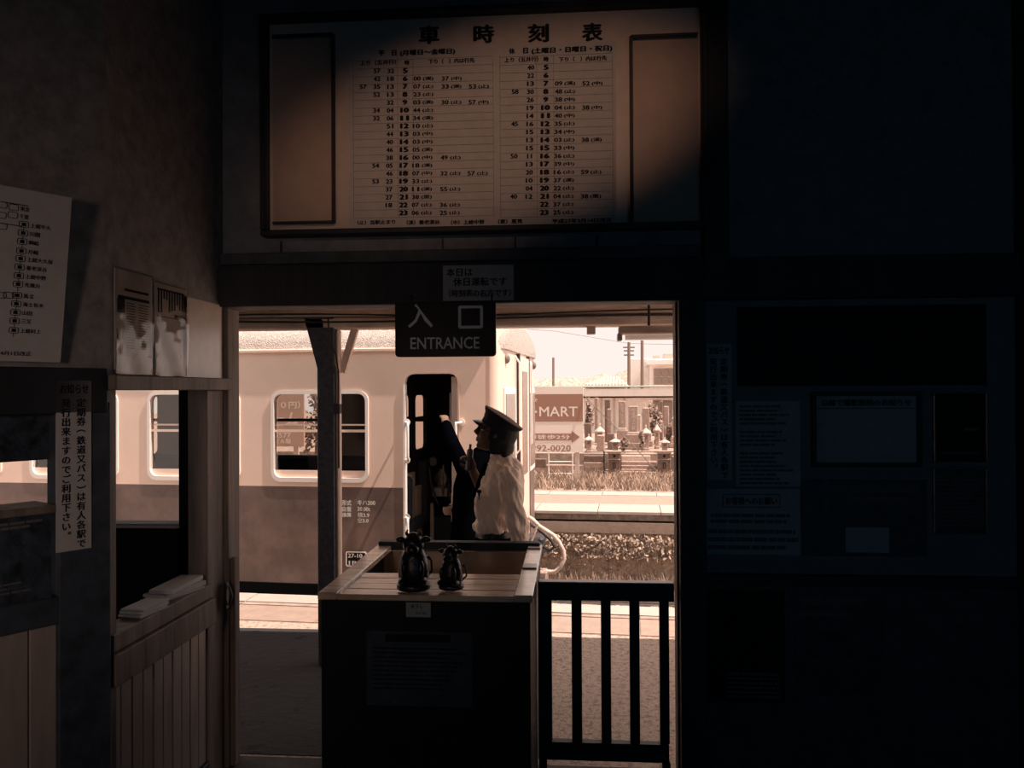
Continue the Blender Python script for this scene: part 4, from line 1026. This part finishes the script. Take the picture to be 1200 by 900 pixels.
# ================================================================== TRAIN (diesel railcar at the platform)
sC = uv(FT, 574, 500)[0]; zb = uv(FT, 371, 684)[1]; zs = uv(FT, 420, 571)[1]; zg = uv(FT, 400, 409)[1]
SL = -14.0; WD = 2.8
train = thing('railcar', 'two tone diesel railcar with rounded windows standing at the platform', 'train', E((SL+sC)/2, WD/2, -1.0))
w1 = rect(FT, 318, 458, 432, 565); w2 = rect(FT, 175, 457, 280, 562)
pitch = ((w1[0]+w1[2])-(w2[0]+w2[2]))/2; ww = w1[2]-w1[0]; wz0, wz1 = w1[1], w1[3]
wins = [((w1[0]-k*pitch), wz0, (w1[2]-k*pitch), wz1) for k in range(0, 9)]
dr = rect(FT, 475, 438, 537, 690); dr = (dr[0], zb+.04, dr[2], dr[3])
def halves(F, doors, w0, w1_, m_up, m_lo, par):
    e = .03
    up = [(SL, zs), (sC, zs), (sC, zg), (SL, zg)]
    dn = (doors[0], zs, doors[2], doors[3])
    # the door cuts through both colours: the lower plate is split beside it
    MB().plate(F, up if not doors else [(SL, zs), (doors[0], zs), (doors[0], doors[3]-.08)] + [(doors[0]+.08-.08*math.cos(R(a)), doors[3]-.08+.08*math.sin(R(a))) for a in (30, 60, 90)]
               + [(doors[2]-.08+.08*math.sin(R(a)), doors[3]-.08+.08*math.cos(R(a))) for a in (0, 30, 60, 90)] + [(doors[2], zs), (sC, zs), (sC, zg), (SL, zg)],
               [rr(a+e, b+e, c-e, d-e, .075) for a, b, c, d in wins], w0, w1_).build('upper_side', m_up, par)
    MB().box((SL, zb, w0), (doors[0], zs, w1_), F).build('lower_side', m_lo, par)
    MB().box((doors[2], zb, w0), (sC, zs, w1_), F).build('lower_side', m_lo, par)
halves(FT, dr, -.05, 0, M['cream'], M['maroon'], train)
MB().box((dr[0], zb, -.05), (dr[2], dr[1], 0), FT).build('door_sill', M['metal'], train)
for a, b, c, d in wins:                                      # window units
    f = MB().plate(FT, rr(a, b, c, d, .095), [rr(a+.030, b+.042, c-.030, d-.030, .072)], -.03, .014).build('window_frame', M['trainwhite'], train)
    MB().box((a+.03, b+.03, -.036), (c-.03, d-.03, -.032), FT).build('pane', M['glass'], f)
    zm = b+(d-b)*.56
    MB().box((a+.03, zm-.012, -.03), (c-.03, zm+.012, -.012), FT).box((a+.03, zm+.05, -.04), (c-.03, zm+.066, -.03), FT).build('glazing_bar', M['cream'], f)
    MB().box((a+.04, b+.04, -.032), (c-.04, b+.11, -.02), FT).build('lower_ledge', M['cream'], f)
# far side with its own windows
FF = frame(E(0, WD, 0), AX)
MB().plate(FF, [(SL, zb), (sC, zb), (sC, zg), (SL, zg)], [rr(a+.03, b+.03, c-.03, d-.03, .07) for a, b, c, d in wins] + [rr(*rect(FF, 507, 549, 528, 592), .10)], 0, .05).build('far_side', M['interiorwall'], train)
for a, b, c, d in wins:
    zm = b+(d-b)*.56
    MB().box((a, zm-.02, .03), (c, zm+.02, .05), FF).build('far_glazing_bar', M['traindark'], train)
eb(SL, .05, zb, sC, WD-.05, zb+.08).build('inner_floor', M['traindark'], train)
eb(SL, .05, zg-.12, sC, WD-.05, zg-.08).build('inner_ceiling', M['traindark'], train)
eb(SL-.05, 0, zb, SL, WD, zg).build('rear_wall', M['cream'], train)
MB().box((SL, zb+.08, -.09), (dr[0]-.02, wz0-.02, -.055), FT).build('inner_lining', M['traindark'], train)
MB().box((SL, zb+.08, .055), (sC, wz0-.02, .09), FF).build('inner_lining', M['traindark'], train)
for k in range(8):
    a = wins[k][0]-.25
    for d_ in (.12, 1.85):
        s_ = MB().bbox((a, d_, zb+.45), (a+1.6, d_+.75, zb+.58), ME, .03).build('seat', M['seat'], train)
        MB().bbox((a, d_ if d_ < 1 else d_+.6, zb+.58), (a+1.6, (d_ if d_ < 1 else d_+.6)+.14, zb+1.02), ME, .03).build('seat_back', M['seat'], s_)
for k in range(4):
    s_ = -3.2-k*2.6; MB().tube([ME @ Vector((s_, 1.9, zb+.08)), ME @ Vector((s_, 1.9, zg-.1))], .02, 8).build('grab_pole', M['metal'], train)
# roof
prof = [(0, 0), (.015, .07), (.06, .14), (.16, .215), (.35, .29), (.7, .36), (1.4, .41), (2.1, .36), (2.45, .29), (2.64, .215), (2.74, .14), (2.785, .07), (2.8, 0)]
V = []; P = []; nS = 40
for i in range(nS+1):
    s_ = SL + (sC-.1-SL)*i/nS
    for d_, z_ in prof: V.append((s_, d_, zg+z_))
np_ = len(prof)
for (sx_, k) in ((sC+.03, .97), (sC+.10, .86), (sC+.13, .68)):
    for d_, z_ in prof: V.append((sx_, 1.4+(d_-1.4)*(.5+.5*k), zg+z_*k-.01))
NR = nS+4
for i in range(NR-1):
    for j in range(np_-1): a = i*np_+j; P.append((a, a+1, a+np_+1, a+np_))
P.append(tuple((NR-1)*np_+j for j in range(np_))); P.append(tuple(range(np_))[::-1])
MB().add(V, P, ME).build('roof', M['roofpaint'], train, smooth='all')
MB().bbox((SL, -.035, zg-.03), (sC, .02, zg+.005), ME, .008).build('gutter', M['cream'], train)
# curved front end
plan = [(sC, 0), (sC+.05, .006), (sC+.10, .03), (sC+.13, .07), (sC+.148, .13), (sC+.158, .25), (sC+.168, .5), (sC+.172, .9), (sC+.175, 1.4), (sC+.170, 1.9), (sC+.16, 2.3), (sC+.15, 2.55), (sC+.13, 2.73), (sC+.05, 2.794), (sC, 2.8)]
plan = [(sC+(a-sC)*.66, b) for a, b in plan]
def pl_at(d):
    for a, b in zip(plan[2:], plan[3:]):
        if a[1] <= d <= b[1]: f = (d-a[1])/(b[1]-a[1]); return a[0]*(1-f)+b[0]*f
    return plan[-1][0]
def strip(z0, z1, pts, off=0, th=.04):
    mb = MB(); V = []; n_ = len(pts)
    for z in (z0, z1):
        for o_ in (off, off-th):
            for s_, d in pts: V.append((s_+o_, d, z))
    P = []
    for i in range(n_-1):
        P += [(i, i+1, 2*n_+i+1, 2*n_+i), (n_+i, 3*n_+i, 3*n_+i+1, n_+i+1), (i, n_+i, n_+i+1, i+1), (2*n_+i, 2*n_+i+1, 3*n_+i+1, 3*n_+i)]
    P += [(0, 2*n_, 3*n_, n_), (n_-1, 2*n_-1, 4*n_-1, 3*n_-1)]
    return mb.add(V, P, ME)
def seg(d0, d1, n=5): return [(pl_at(d0+(d1-d0)*i/n), d0+(d1-d0)*i/n) for i in range(n+1)]
strip(zb, zs, plan).build('front_lower', M['maroon'], train, smooth=True)
strip(zs, zg+.02, plan).build('front_upper', M['cream'], train, smooth=True)
strip(zg, zg+.2, [(a-.02, b) for a, b in plan]).build('front_brow', M['cream'], train, smooth=True)
for d0, d1 in ((.17, .82), (1.98, 2.62)):
    f = strip(zs-.04, wz1+.02, seg(d0, d1), .014, .02).build('front_window_frame', M['trainwhite'], train, smooth=True)
    strip(zs+.02, wz1-.04, seg(d0+.06, d1-.06), .02, .01).build('front_pane', M['window'], f, smooth=True)
f = strip(zb+.05, zg-.05, seg(1.02, 1.78), .03, .03).build('end_door', M['cream'], train)
strip(zs, zg-.2, seg(1.2, 1.6), .036, .01).build('front_pane', M['window'], f)
for d_ in (.98, 1.78): strip(zb+.05, zg-.02, seg(d_, d_+.045, 1), .035, .035).build('door_post', M['metaldark'], train)
for zz, dd in ((zg-.10, .30), (zg-.10, 2.5)):
    c = ME @ Vector((pl_at(dd)+.0, dd, zz)); l_ = MB().ball(c, .045, .04, .05).build('marker_lamp', M['brownwood'], train, smooth='all')
for dd in (.9, 1.9):
    MB().tube([ME @ Vector((pl_at(dd), dd, zg-.05)), ME @ Vector((pl_at(dd)+.045, dd, zg-.12)), ME @ Vector((pl_at(dd)+.045, dd, zs+.3)), ME @ Vector((pl_at(dd), dd, zs+.25))], .010, 8).build('end_handrail', M['trainwhite'], train)
# jumper hose, coupler
def ep(px, py, d): u, v = epx(px, py, d); return E(u, d, v)
pts = [ep(px, py, 1.1) for px, py in ((619, 606), (624, 609), (632, 617), (640, 622), (648, 627), (655, 635), (660, 645), (661, 655), (657, 664), (650, 670), (642, 670), (634, 668))]
MB().tube(pts, .024, 10).build('jumper_hose', M['granitelight'], train, smooth='all')
pts = [ep(px, py, 1.2) for px, py in ((620, 614), (628, 618), (636, 624), (646, 633), (650, 641), (644, 645), (636, 640), (628, 634), (620, 636))]
MB().tube(pts, .020, 8).build('brake_hose', M['rubber'], train, smooth='all')
pts = [ep(px, py, 1.0) for px, py in ((630, 614), (626, 626), (622, 636), (620, 646))]
MB().tube(pts, .013, 8).build('coupling_lever', M['granitelight'], train)
c = epx(626, 640, 1.25)
MB().bbox((sC+.1, 1.22, c[1]-.12), (c[0]+.10, 1.5, c[1]+.10), ME, .03).build('coupler', M['metaldark'], train)
c = epx(634, 671, 1.1); MB().bbox((c[0]-.10, 1.0, c[1]-.08), (c[0]+.07, 1.2, c[1]+.03), ME, .015).build('rail_guard', M['granite'], train)
MB().bar(ME @ Vector((c[0]-.1, 1.1, c[1])), ME @ Vector((sC+.1, 1.1, zb)), .05, .04).build('guard_stay', M['metaldark'], train)
# underframe and bogies
eb(SL+.1, .12, zb-.18, sC-.02, WD-.12, zb).build('underframe', M['under'], train)
eb(SL+3.5, .25, -.75, sC-4.4, WD-.25, zb-.18).build('equipment_box', M['under'], train)
for cs_ in (SL+2.2, sC-2.4):
    bo = eb(cs_-1.5, .55, -.62, cs_+1.5, .75, -.42).build('bogie_frame', M['under'], train)
    for ds in (-1.0, 1.0):
        for dw in (.83, 1.9):
            c0, c1 = ME @ Vector((cs_+ds, dw, -.54)), ME @ Vector((cs_+ds, dw+.12, -.54))
            MB().tube([c0, c1], .42, 24).build('wheel', M['metaldark'], bo)
    eb(cs_-.3, .5, -.6, cs_+.3, WD-.5, zb-.15).build('bolster', M['under'], bo)
# side door rim, handrails
a, b, c, d = dr
MB().box((a-.016, b, -.05), (a+.004, d-.10, .014), FT).build('door_edge', M['trainwhite'], train)
MB().box((c-.004, b, -.05), (c+.012, d-.10, .010), FT).build('door_edge', M['interiorwall'], train)
MB().box((c-.075, b, -.30), (c-.012, d-.03, -.06), FT).build('inner_door_post', M['interiorwall'], train)
def rail_(px, y0, y1, dirn, nm='handrail'):
    zt = uv(FT, px, y0)[1]; zb_ = uv(FT, px, y1)[1]; u = uv(FT, px, (y0+y1)/2)[0]; um = u+dirn*.035
    P_ = [FT @ Vector(q) for q in ((um, zt, 0), (um, zt, .05), (u, zt, .085), (u, zt-.04, .09), (u, zb_+.04, .09), (u, zb_, .085), (um, zb_, .05), (um, zb_, 0))]
    r_ = MB().tube(P_, .0125, 10).build(nm, M['trainwhite'], train, smooth='all')
    for z in (zt, zb_): MB().tube([FT @ Vector((um, z, 0)), FT @ Vector((um, z, .01))], .034, 12).build('mount', M['trainwhite'], r_)
rail_(481, 495, 539, -1); rail_(536.5, 495, 538, 1); rail_(481, 606, 676, -1)
# lettering on the lower side
mb = MB()
for s_, q in (('形式', (401, 586, 412, 592.5)), ('キハ200', (419, 586, 440, 592)), ('自重', (401, 593.5, 412, 599.5)), ('30.00t', (419, 594, 434, 599)), ('換算', (401, 600.5, 412, 606)), ('積3.9', (419, 600.5, 433, 606.5)), ('空3.0', (419, 607, 432, 612.5))):
    mb.text(FT, s_, *rect(FT, *q), w=.003, bold=.03, fit=True)
mb.build('class_lettering', M['trainwhite'], train, label='small pale class lettering')
b = rect(FT, 405.5, 646, 430, 664)
pl = MB().plate(FT, rr(*b, .02), [], .001, .006).build('inspection_plate', M['blackmat'], train)
MB().plate(FT, rr(*b, .02), [rr(b[0]+.012, b[1]+.012, b[2]-.012, b[3]-.012, .012)], .006, .009).build('plate_border', M['trainwhite'], pl)
MB().text(FT, '27-10', *rect(FT, 408, 648.5, 425, 653.5), w=.008, bold=.03, fit=True).text(FT, '1P', *rect(FT, 409, 657, 418, 662), w=.008, bold=.03, fit=True).build('plate_lettering', M['trainwhite'], pl)
# cab interior: glazed partition, desk, seat, pipes
FC = frame(E(uv(FT, 466, 500)[0], 0, 0), NX)          # faces +s
h1 = rect(FC, 469, 463, 483, 528); h2 = rect(FC, 487, 463, 500, 526)
zt_ = zg-.13
MB().plate(FC, [(.06, zb+.08), (WD-.06, zb+.08), (WD-.06, zt_), (.06, zt_)], [rr(*h1, .06), rr(*h2, .06)], -.04, 0).build('cab_partition', M['traindark'], train)
for h in (h1, h2): MB().box((h[0], (h[1]*.42+h[3]*.58)-.012, -.03), (h[2], (h[1]*.42+h[3]*.58)+.012, -.01), FC).build('partition_bar', M['traindark'], train)
MB().box((.06, zb+.08, .0), (.5, zs+.1, .03), FC).build('partition_panel', M['interiorwall'], train)
MB().box((.56, zb+.10, .0), (.78, zs-.06, .03), FC).build('partition_panel', M['interiorwall'], train)
def cb(px0, py0, px1, py1, d0, dd, m_, nm): b = rect(EF(d0), px0, py0, px1, py1); return MB().bbox((b[0], d0, b[1]), (b[2], d0+dd, b[3]), ME, .01).build(nm, m_, train)
cb(505, 462, 507, 520, 1.6, .04, M['metal'], 'cab_pole'); cb(526.5, 460, 529, 500, .5, .04, M['trainwhite'], 'cab_edge_strip')
cb(503.5, 590, 508, 636, .9, .06, M['warmpaint'], 'cab_post'); cb(528.5, 578, 530.2, 612, .6, .03, M['trainwhite'], 'cab_rod')
st_ = cb(505, 572, 527, 582, 1.0, .4, M['warmpaint'], 'driver_seat')
b = rect(EF(1.3), 509, 550, 524, 572)
MB().plate(frame(E(0, 1.38, 0), AX), rr(b[0], b[1], b[2], b[3], .12), [], 0, .08).build('driver_seat_back', M['warmpaint'], train)
for k, (pa) in enumerate((((503, 548), (505, 565), (511, 585), (514, 592)), ((520, 545), (518, 560), (519, 580)), ((526, 560), (525, 580), (527, 590)), ((499, 540), (500, 560), (508, 588)))):
    MB().tube([ep(x, y, .8+.1*k) for x, y in pa], .012, 8).build('cab_pipe', M['metal'] if k % 2 else M['rubber'], train, smooth='all')
g = ep(507, 541, .9)
MB().tube([g, g+NX*.05], .05, 16).build('gauge', M['metaldark'], train); MB().tube([g-NX*.004, g], .04, 16).build('gauge_face', M['inkgrey'], train)
cb(484, 540, 500, 605, .75, .3, M['traindark'], 'cab_cabinet'); cb(508, 606, 530, 636, 1.0, .3, M['traindark'], 'cab_cabinet')

# ================================================================== PEOPLE
def voxel(mb, name, mt, parent, vs, smooth=4, label=None, folds=0):
    m = bpy.data.meshes.new('tmp'); m.from_pydata(mb.v, [], mb.f); m.update()
    bm = bmesh.new(); bm.from_mesh(m); bmesh.ops.recalc_face_normals(bm, faces=bm.faces[:]); bm.to_mesh(m); bm.free()
    o = bpy.data.objects.new('tmp', m); COL.objects.link(o)
    r = o.modifiers.new('r', 'REMESH'); r.mode = 'VOXEL'; r.voxel_size = vs
    if smooth: s_ = o.modifiers.new('s', 'SMOOTH'); s_.iterations = smooth; s_.factor = .5
    ctl = None
    if folds:
        tx_ = bpy.data.textures.new('folds', 'CLOUDS'); tx_.noise_scale = .07; tx_.noise_depth = 1
        ctl = bpy.data.objects.new('tmpc', None); COL.objects.link(ctl); ctl.location = parent.location
        ctl.rotation_euler = (0, R(-28), 0); ctl.scale = (.55, 1.0, 2.6)
        d_ = o.modifiers.new('d', 'DISPLACE'); d_.texture = tx_; d_.texture_coords = 'OBJECT'; d_.texture_coords_object = ctl
        d_.strength = folds; d_.mid_level = .5
    dg = bpy.context.evaluated_depsgraph_get(); dg.update()
    e = bpy.data.meshes.new_from_object(o.evaluated_get(dg))
    V = [v.co.copy() for v in e.vertices]; P = [tuple(p.vertices) for p in e.polygons]
    if ctl: bpy.data.objects.remove(ctl)
    bpy.data.objects.remove(o); bpy.data.meshes.remove(m); bpy.data.meshes.remove(e)
    q = MB(); q.v = V; q.f = P
    return q.build(name, mt, parent, smooth='all', label=label)
def loft(mb, secs, n=20, up=None):      # secs: (centre, half size along x, half size along y)
    V = []; P = []; N = len(secs)
    for c, rx, ry in secs:
        for k in range(n): a = 2*math.pi*k/n; V.append(Vector(c) + Vector((rx*math.cos(a), ry*math.sin(a), 0)))
    for i in range(N-1):
        for k in range(n): P.append((i*n+k, i*n+(k+1) % n, (i+1)*n+(k+1) % n, (i+1)*n+k))
    P.append(tuple(range(n))[::-1]); P.append(tuple((N-1)*n+k for k in range(n)))
    return mb.add(V, P)
def limb(mb, pts, rs):
    for p, r in zip(pts, rs): mb.ball(p, r*1.0, n=12)
    for (a, b), (r0, r1) in zip(zip(pts, pts[1:]), zip(rs, rs[1:])): mb.tube([a, b], [r0, r1], 12)
    return mb
def head_local(mb, T):
    mb.ball((-.005, 0, .022), .098, .077, .103, T, 24); mb.ball((.034, 0, -.035), .060, .058, .075, T, 20); mb.ball((.062, 0, -.092), .026, .032, .021, T)
    mb.tube([(.088, 0, .022), (.104, 0, 0), (.117, 0, -.024), (.098, 0, -.034)], [.009, .011, .014, .010], 10, T)
    mb.ball((.086, 0, .034), .014, .048, .012, T); mb.ball((.090, 0, -.054), .013, .026, .007, T); mb.ball((.087, 0, -.067), .013, .022, .008, T)
    for s_ in (-1, 1): mb.ball((-.006, s_*.078, -.006), .019, .009, .032, T); mb.ball((.066, s_*.038, -.02), .024, .022, .024, T)
def hand(mb, wrist, direction, palmn, curl=.9, s=1.0):
    """palm plus five separate curled fingers, closing around something"""
    d = Vector(direction).normalized(); n = Vector(palmn); n = (n - d*n.dot(d)).normalized(); x = d.cross(n)
    w = Vector(wrist); T = Matrix(((d.x, x.x, n.x, w.x), (d.y, x.y, n.y, w.y), (d.z, x.z, n.z, w.z), (0, 0, 0, 1)))
    mb.ball((.045*s, 0, 0), .052*s, .042*s, .017*s, T, 14); mb.ball((.0, 0, 0), .03*s, .028*s, .022*s, T, 12)
    for i, L_ in enumerate((.072, .082, .077, .060)):
        y = (-.030 + .020*i)*s; p = Vector((.085*s, y, 0)); pts = [Vector((.05*s, y, 0)), p]; a = 0
        for j, f in enumerate((.45, .32, .23)):
            a += curl*(.9 if j else .7); p = p + Vector((math.cos(a), 0, math.sin(a)))*L_*f*s; pts.append(p)
        mb.tube(pts, [.010*s, .0095*s, .009*s, .008*s, .007*s], 8, T)
    mb.tube([(.015*s, -.03*s, .004), (.04*s, -.052*s, .018*s), (.062*s, -.052*s, .036*s), (.078*s, -.040*s, .046*s)], [.014*s, .0115*s, .010*s, .008*s], 8, T)

# --- the station attendant in the white shirt, facing left
MY = 5.05; FM_ = frame((0, MY, 0), (1, 0, 0))
def m3(px, py, dy=0): u, v = uv(FM_, px, py); return Vector((u, MY+dy, v))
base = m3(586, 560); base.z = 0
man = thing('person', 'person in white uniform shirt and dark peaked cap facing the train, radio raised to mouth', 'person', base)
body = MB(); hc = m3(581, 509)
TH_ = Matrix.Translation(hc) @ Matrix.Rotation(math.pi, 4, 'Z') @ Matrix.Rotation(R(-20), 4, 'Y') @ Matrix.Rotation(R(4), 4, 'Z') @ Matrix.Scale(1.10, 4)
head_local(body, TH_)
pel = m3(582, 640); ch = m3(585, 585); sh_ = m3(589, 556)
limb(body, [m3(587, 524), m3(590, 548), sh_], [.058, .06, .07])
loft(body, [(m3(580, 668), .10, .15), (pel, .105, .155), (m3(581, 618), .10, .135), (ch, .12, .15), (m3(588, 562), .11, .17), (m3(590, 552), .07, .10)])
lsh, rsh = m3(598, 556, -.17), m3(585, 558, .17)
lel, lwr = m3(609, 605, -.24), m3(611, 642, -.12)
rel, rwr = m3(567, 590, .16), m3(553, 553, .06)
limb(body, [lsh, lel, lwr], [.050, .040, .029]); limb(body, [rsh, rel, rwr], [.050, .040, .029])
hand(body, lwr, (-.1, .5, -.85), (-.7, .2, .1), .5)
hand(body, rwr, (-.25, -.25, .95), (-.45, -.6, -.1), 1.0)
hipL, hipR = pel + Vector((0, -.09, -.06)), pel + Vector((0, .09, -.06))
for h_, fx in ((hipL, .02), (hipR, -.05)):
    limb(body, [h_, Vector((h_.x-.01+fx, h_.y, .50)), Vector((h_.x+fx+.01, h_.y, .08))], [.085, .058, .040])
    body.ball((h_.x+fx-.05, h_.y, .045), .12, .042, .04)
bo = voxel(body, 'body', M['skin'], man, .0065, 3)
for s_ in (-1, 1):
    MB().ball((.078, s_*.032, .006), .014, .015, .011, TH_).build('eye', M['white'], bo, smooth='all'); MB().ball((.0905, s_*.032, .006), .004, .006, .006, TH_).build('iris', M['ink'], bo, smooth='all')
shirt = MB()
loft(shirt, [(m3(579, 621), .120, .165), (m3(579, 615), .132, .172), (m3(582, 606), .130, .168), (m3(585, 585), .142, .172), (m3(589, 564), .135, .190), (m3(592, 549), .118, .175), (m3(591, 538), .082, .10), (m3(589, 533), .066, .070)], 26)
limb(shirt, [lsh, m3(604, 583, -.215), lel, m3(612, 622, -.20), lwr], [.072, .070, .064, .060, .050]); limb(shirt, [rsh, (rsh+rel)/2, rel], [.070, .066, .060])
for k in range(7): a = m3(599+k*2.0, 566+k*9, -.275+abs(k-3)*.008); shirt.tube([a, a+Vector((.03, .02, -.05)), a+Vector((.05, .05, -.11))], [.006, .010, .004], 6)
shirt.ball(m3(567, 588, -.10), .05, .05, .10)
cl_ = voxel(shirt, 'shirt', M['shirt'], man, .008, 5, folds=.042)
mb = MB(); mb.lathe([(.070, -.012), (.076, .004), (.071, .024), (.066, .024), (.070, .004), (.066, -.010)], m3(588, 536), 24, sy=1.0); mb.build('collar', M['shirt'], cl_, smooth='all')
MB().box((-.035, -.004, -.05), (.035, .004, .05), Matrix.Translation(m3(568, 586, -.165)) @ Matrix.Rotation(R(20), 4, 'Z')).build('pocket', M['shirt'], cl_)
pn = m3(565, 572, -.17); MB().tube([pn, pn+Vector((0, 0, -.05))], .006, 8).ball(pn, .016, .008, .012).build('pocket_pen', M['ink'], man)
tro = MB()
loft(tro, [(m3(581, 672), .118, .172), (pel, .122, .172), (m3(580, 624), .121, .166), (m3(580, 616), .112, .150)], 24)
for h_, fx in ((hipL, .02), (hipR, -.05)): limb(tro, [h_, Vector((h_.x-.01+fx, h_.y, .50)), Vector((h_.x+fx+.01, h_.y, .11))], [.100, .080, .075])
voxel(tro, 'trousers', M['navycloth'], man, .010, 3)
for h_, fx in ((hipL, .02), (hipR, -.05)): MB().ball((h_.x+fx-.05, h_.y, .050), .135, .052, .050).build('shoe', M['black'], man, smooth='all')
b_ = MB(); loft(b_, [(m3(580, 627), .124, .170), (m3(580, 620), .122, .166)], 24); b_.build('belt', M['black'], man, smooth=True)
tie = [m3(570, 543, -.02), m3(566.5, 553, -.03), m3(560.5, 572, -.03), m3(557.5, 590, -.03)]
MB().bar(tie[0], tie[1], .03, .012, up=(0, 1, 0)).bar(tie[1], tie[2], .035, .010, up=(0, 1, 0)).bar(tie[2], tie[3], .04, .010, up=(0, 1, 0)).build('tie', M['navycloth'], man)
hair = MB(); hair.ball((-.030, 0, .015), .095, .090, .098, TH_, 20); hair.ball((-.066, 0, -.055), .066, .086, .066, TH_, 18)
hair.ball((-.088, 0, -.095), .042, .080, .046, TH_, 16); hair.ball((.0, 0, .055), .092, .082, .065, TH_, 18)
for s_ in (-1, 1): hair.ball((-.02, s_*.072, -.045), .045, .018, .065, TH_); hair.ball((.020, s_*.074, .0), .022, .010, .050, TH_)
voxel(hair, 'hair', M['hair'], man, .007, 3)
TC = Matrix.Translation(m3(584.5, 499)) @ Matrix.Rotation(math.pi, 4, 'Z') @ Matrix.Rotation(R(-33), 4, 'Y') @ Matrix.Diagonal((1.06, 1.02, .92, 1))
cp = MB().lathe([(.090, -.035), (.101, -.034), (.103, .012), (.112, .035), (.126, .058), (.128, .066), (.118, .074), (.06, .082), (.002, .084)], n=36, M=TC, sx=1.04, sy=.96).build('cap', M['cap'], man, smooth=True)
MB().lathe([(.120, .070), (.128, .0675), (.126, .0735), (.06, .0855), (.002, .088)], n=36, M=TC, sx=1.04, sy=.96).build('cap_top', M['captop'], cp, smooth=True, label='paler flat cap top')
V = []; P = []
for j, (r, z) in enumerate(((.100, -.030), (.128, -.044), (.152, -.062), (.150, -.066), (.126, -.049), (.098, -.036))):
    for i in range(13): a = R(-62+124*i/12); k_ = 1 if j in (0, 5) else 1-(abs(i-6)/6)**2*.22; V.append((r*k_*math.cos(a), r*k_*math.sin(a), z))
for j in range(5):
    for i in range(12): a = j*13+i; P.append((a, a+1, a+14, a+13))
MB().add(V, P, TC).build('visor', M['black'], cp, smooth='all')
MB().ball((.108, 0, .02), .006, .016, .014, TC).build('badge', M['metal'], cp, smooth='all')
gl_ = MB()
for s_ in (-1, 1):
    gl_.tube([(.108+.0, s_*.032+.022*math.cos(t_), .004+.017*math.sin(t_)) for t_ in [i*math.pi/7 for i in range(15)]], .0024, 6, TH_, cap=False)
    gl_.tube([(.106, s_*.054, .008), (.06, s_*.078, .010), (-.01, s_*.084, .006)], .0025, 6, TH_)
gl_.tube([(.110, -.010, .006), (.114, 0, .009), (.110, .010, .006)], .0024, 6, TH_)
gl_.build('glasses', M['ink'], man)
# hand-held radio in the attendant's fist
rp_ = m3(549.5, 541, .015)
TR = Matrix.Translation(rp_) @ Matrix.Rotation(R(6), 4, 'Y')
rad = MB().bbox((-.019, -.028, -.06), (.019, .028, .085), TR, .012).tube([(-.004, .012, .08), (-.004, .012, .11)], .008, 8, TR).build('hand_radio', M['black'], label='small black hand-held radio held up to the attendant mouth', cat='radio')

# --- the driver in dark uniform, behind the attendant, one arm reaching into the cab
DYY = 6.95; FD_ = frame((0, DYY, 0), (1, 0, 0))
def d3(px, py, dy=0): u, v = uv(FD_, px, py); return Vector((u, DYY+dy, v))
zf = .014
base = d3(549, 560); base.z = zf
drv = thing('person', 'person in dark uniform half hidden behind the white shirt, reaching an arm into the cab', 'person', base)
body = MB(); TD = Matrix.Translation(d3(574, 514)) @ Matrix.Rotation(R(105), 4, 'Z')
head_local(body, TD); limb(body, [d3(575, 520), d3(568, 535), d3(562, 545)], [.056, .058, .07])
loft(body, [(d3(547, 650), .11, .14), (d3(547, 630), .12, .15), (d3(548, 600), .11, .14), (d3(552, 570), .13, .15), (d3(557, 550), .12, .17), (d3(561, 543), .08, .10)])
s1, e1, w1_ = d3(549, 552, -.16), d3(534, 523, -.10), d3(521, 499, .10)
s2, e2, w2_ = d3(556, 556, .17), d3(548, 590, .22), d3(533, 600, .10)
limb(body, [s1, e1, w1_], [.05, .042, .03]); limb(body, [s2, e2, w2_], [.05, .042, .03])
hand(body, w1_, (-.3, .5, 1), (-.4, .6, -.2), 1.0); hand(body, w2_, (-1, .1, -.1), (.1, .9, 0), .6)
hp = [d3(547, 650, -.09), d3(547, 650, .09)]
for h_ in hp:
    limb(body, [h_, Vector((h_.x, h_.y, zf+.46)), Vector((h_.x+.02, h_.y, zf+.07))], [.08, .056, .04]); body.ball((h_.x-.03, h_.y, zf+.04), .11, .042, .038)
bo2 = voxel(body, 'body', M['skin'], drv, .0075, 3)
jk = MB()
loft(jk, [(d3(547, 660), .155, .175), (d3(547, 630), .145, .17), (d3(548, 600), .135, .16), (d3(551, 570), .150, .17), (d3(557, 548), .150, .19), (d3(562, 534), .12, .14), (d3(568, 524), .08, .08)], 24)
limb(jk, [s1, e1, w1_], [.078, .066, .050]); limb(jk, [s2, e2, w2_], [.072, .058, .048])
voxel(jk, 'jacket', M['navycloth'], drv, .011, 3)
tr2 = MB()
for h_ in hp: limb(tr2, [h_+Vector((0, 0, .06)), Vector((h_.x, h_.y, zf+.46)), Vector((h_.x+.02, h_.y, zf+.11))], [.105, .082, .075])
voxel(tr2, 'trousers', M['navycloth'], drv, .012, 2)
for h_ in hp: MB().ball((h_.x-.03, h_.y, zf+.045), .12, .048, .044).build('shoe', M['black'], drv, smooth='all')
hr = MB(); hr.ball((-.02, 0, .03), .10, .083, .098, TD, 18); hr.ball((-.05, 0, -.02), .06, .072, .06, TD, 16); hr.ball((-.03, 0, -.06), .06, .08, .06, TD, 16); voxel(hr, 'hair', M['hair'], drv, .009, 2)
for s_ in (-1, 1): MB().ball((.078, s_*.032, .006), .014, .015, .011, TD).build('eye', M['white'], bo2, smooth='all')
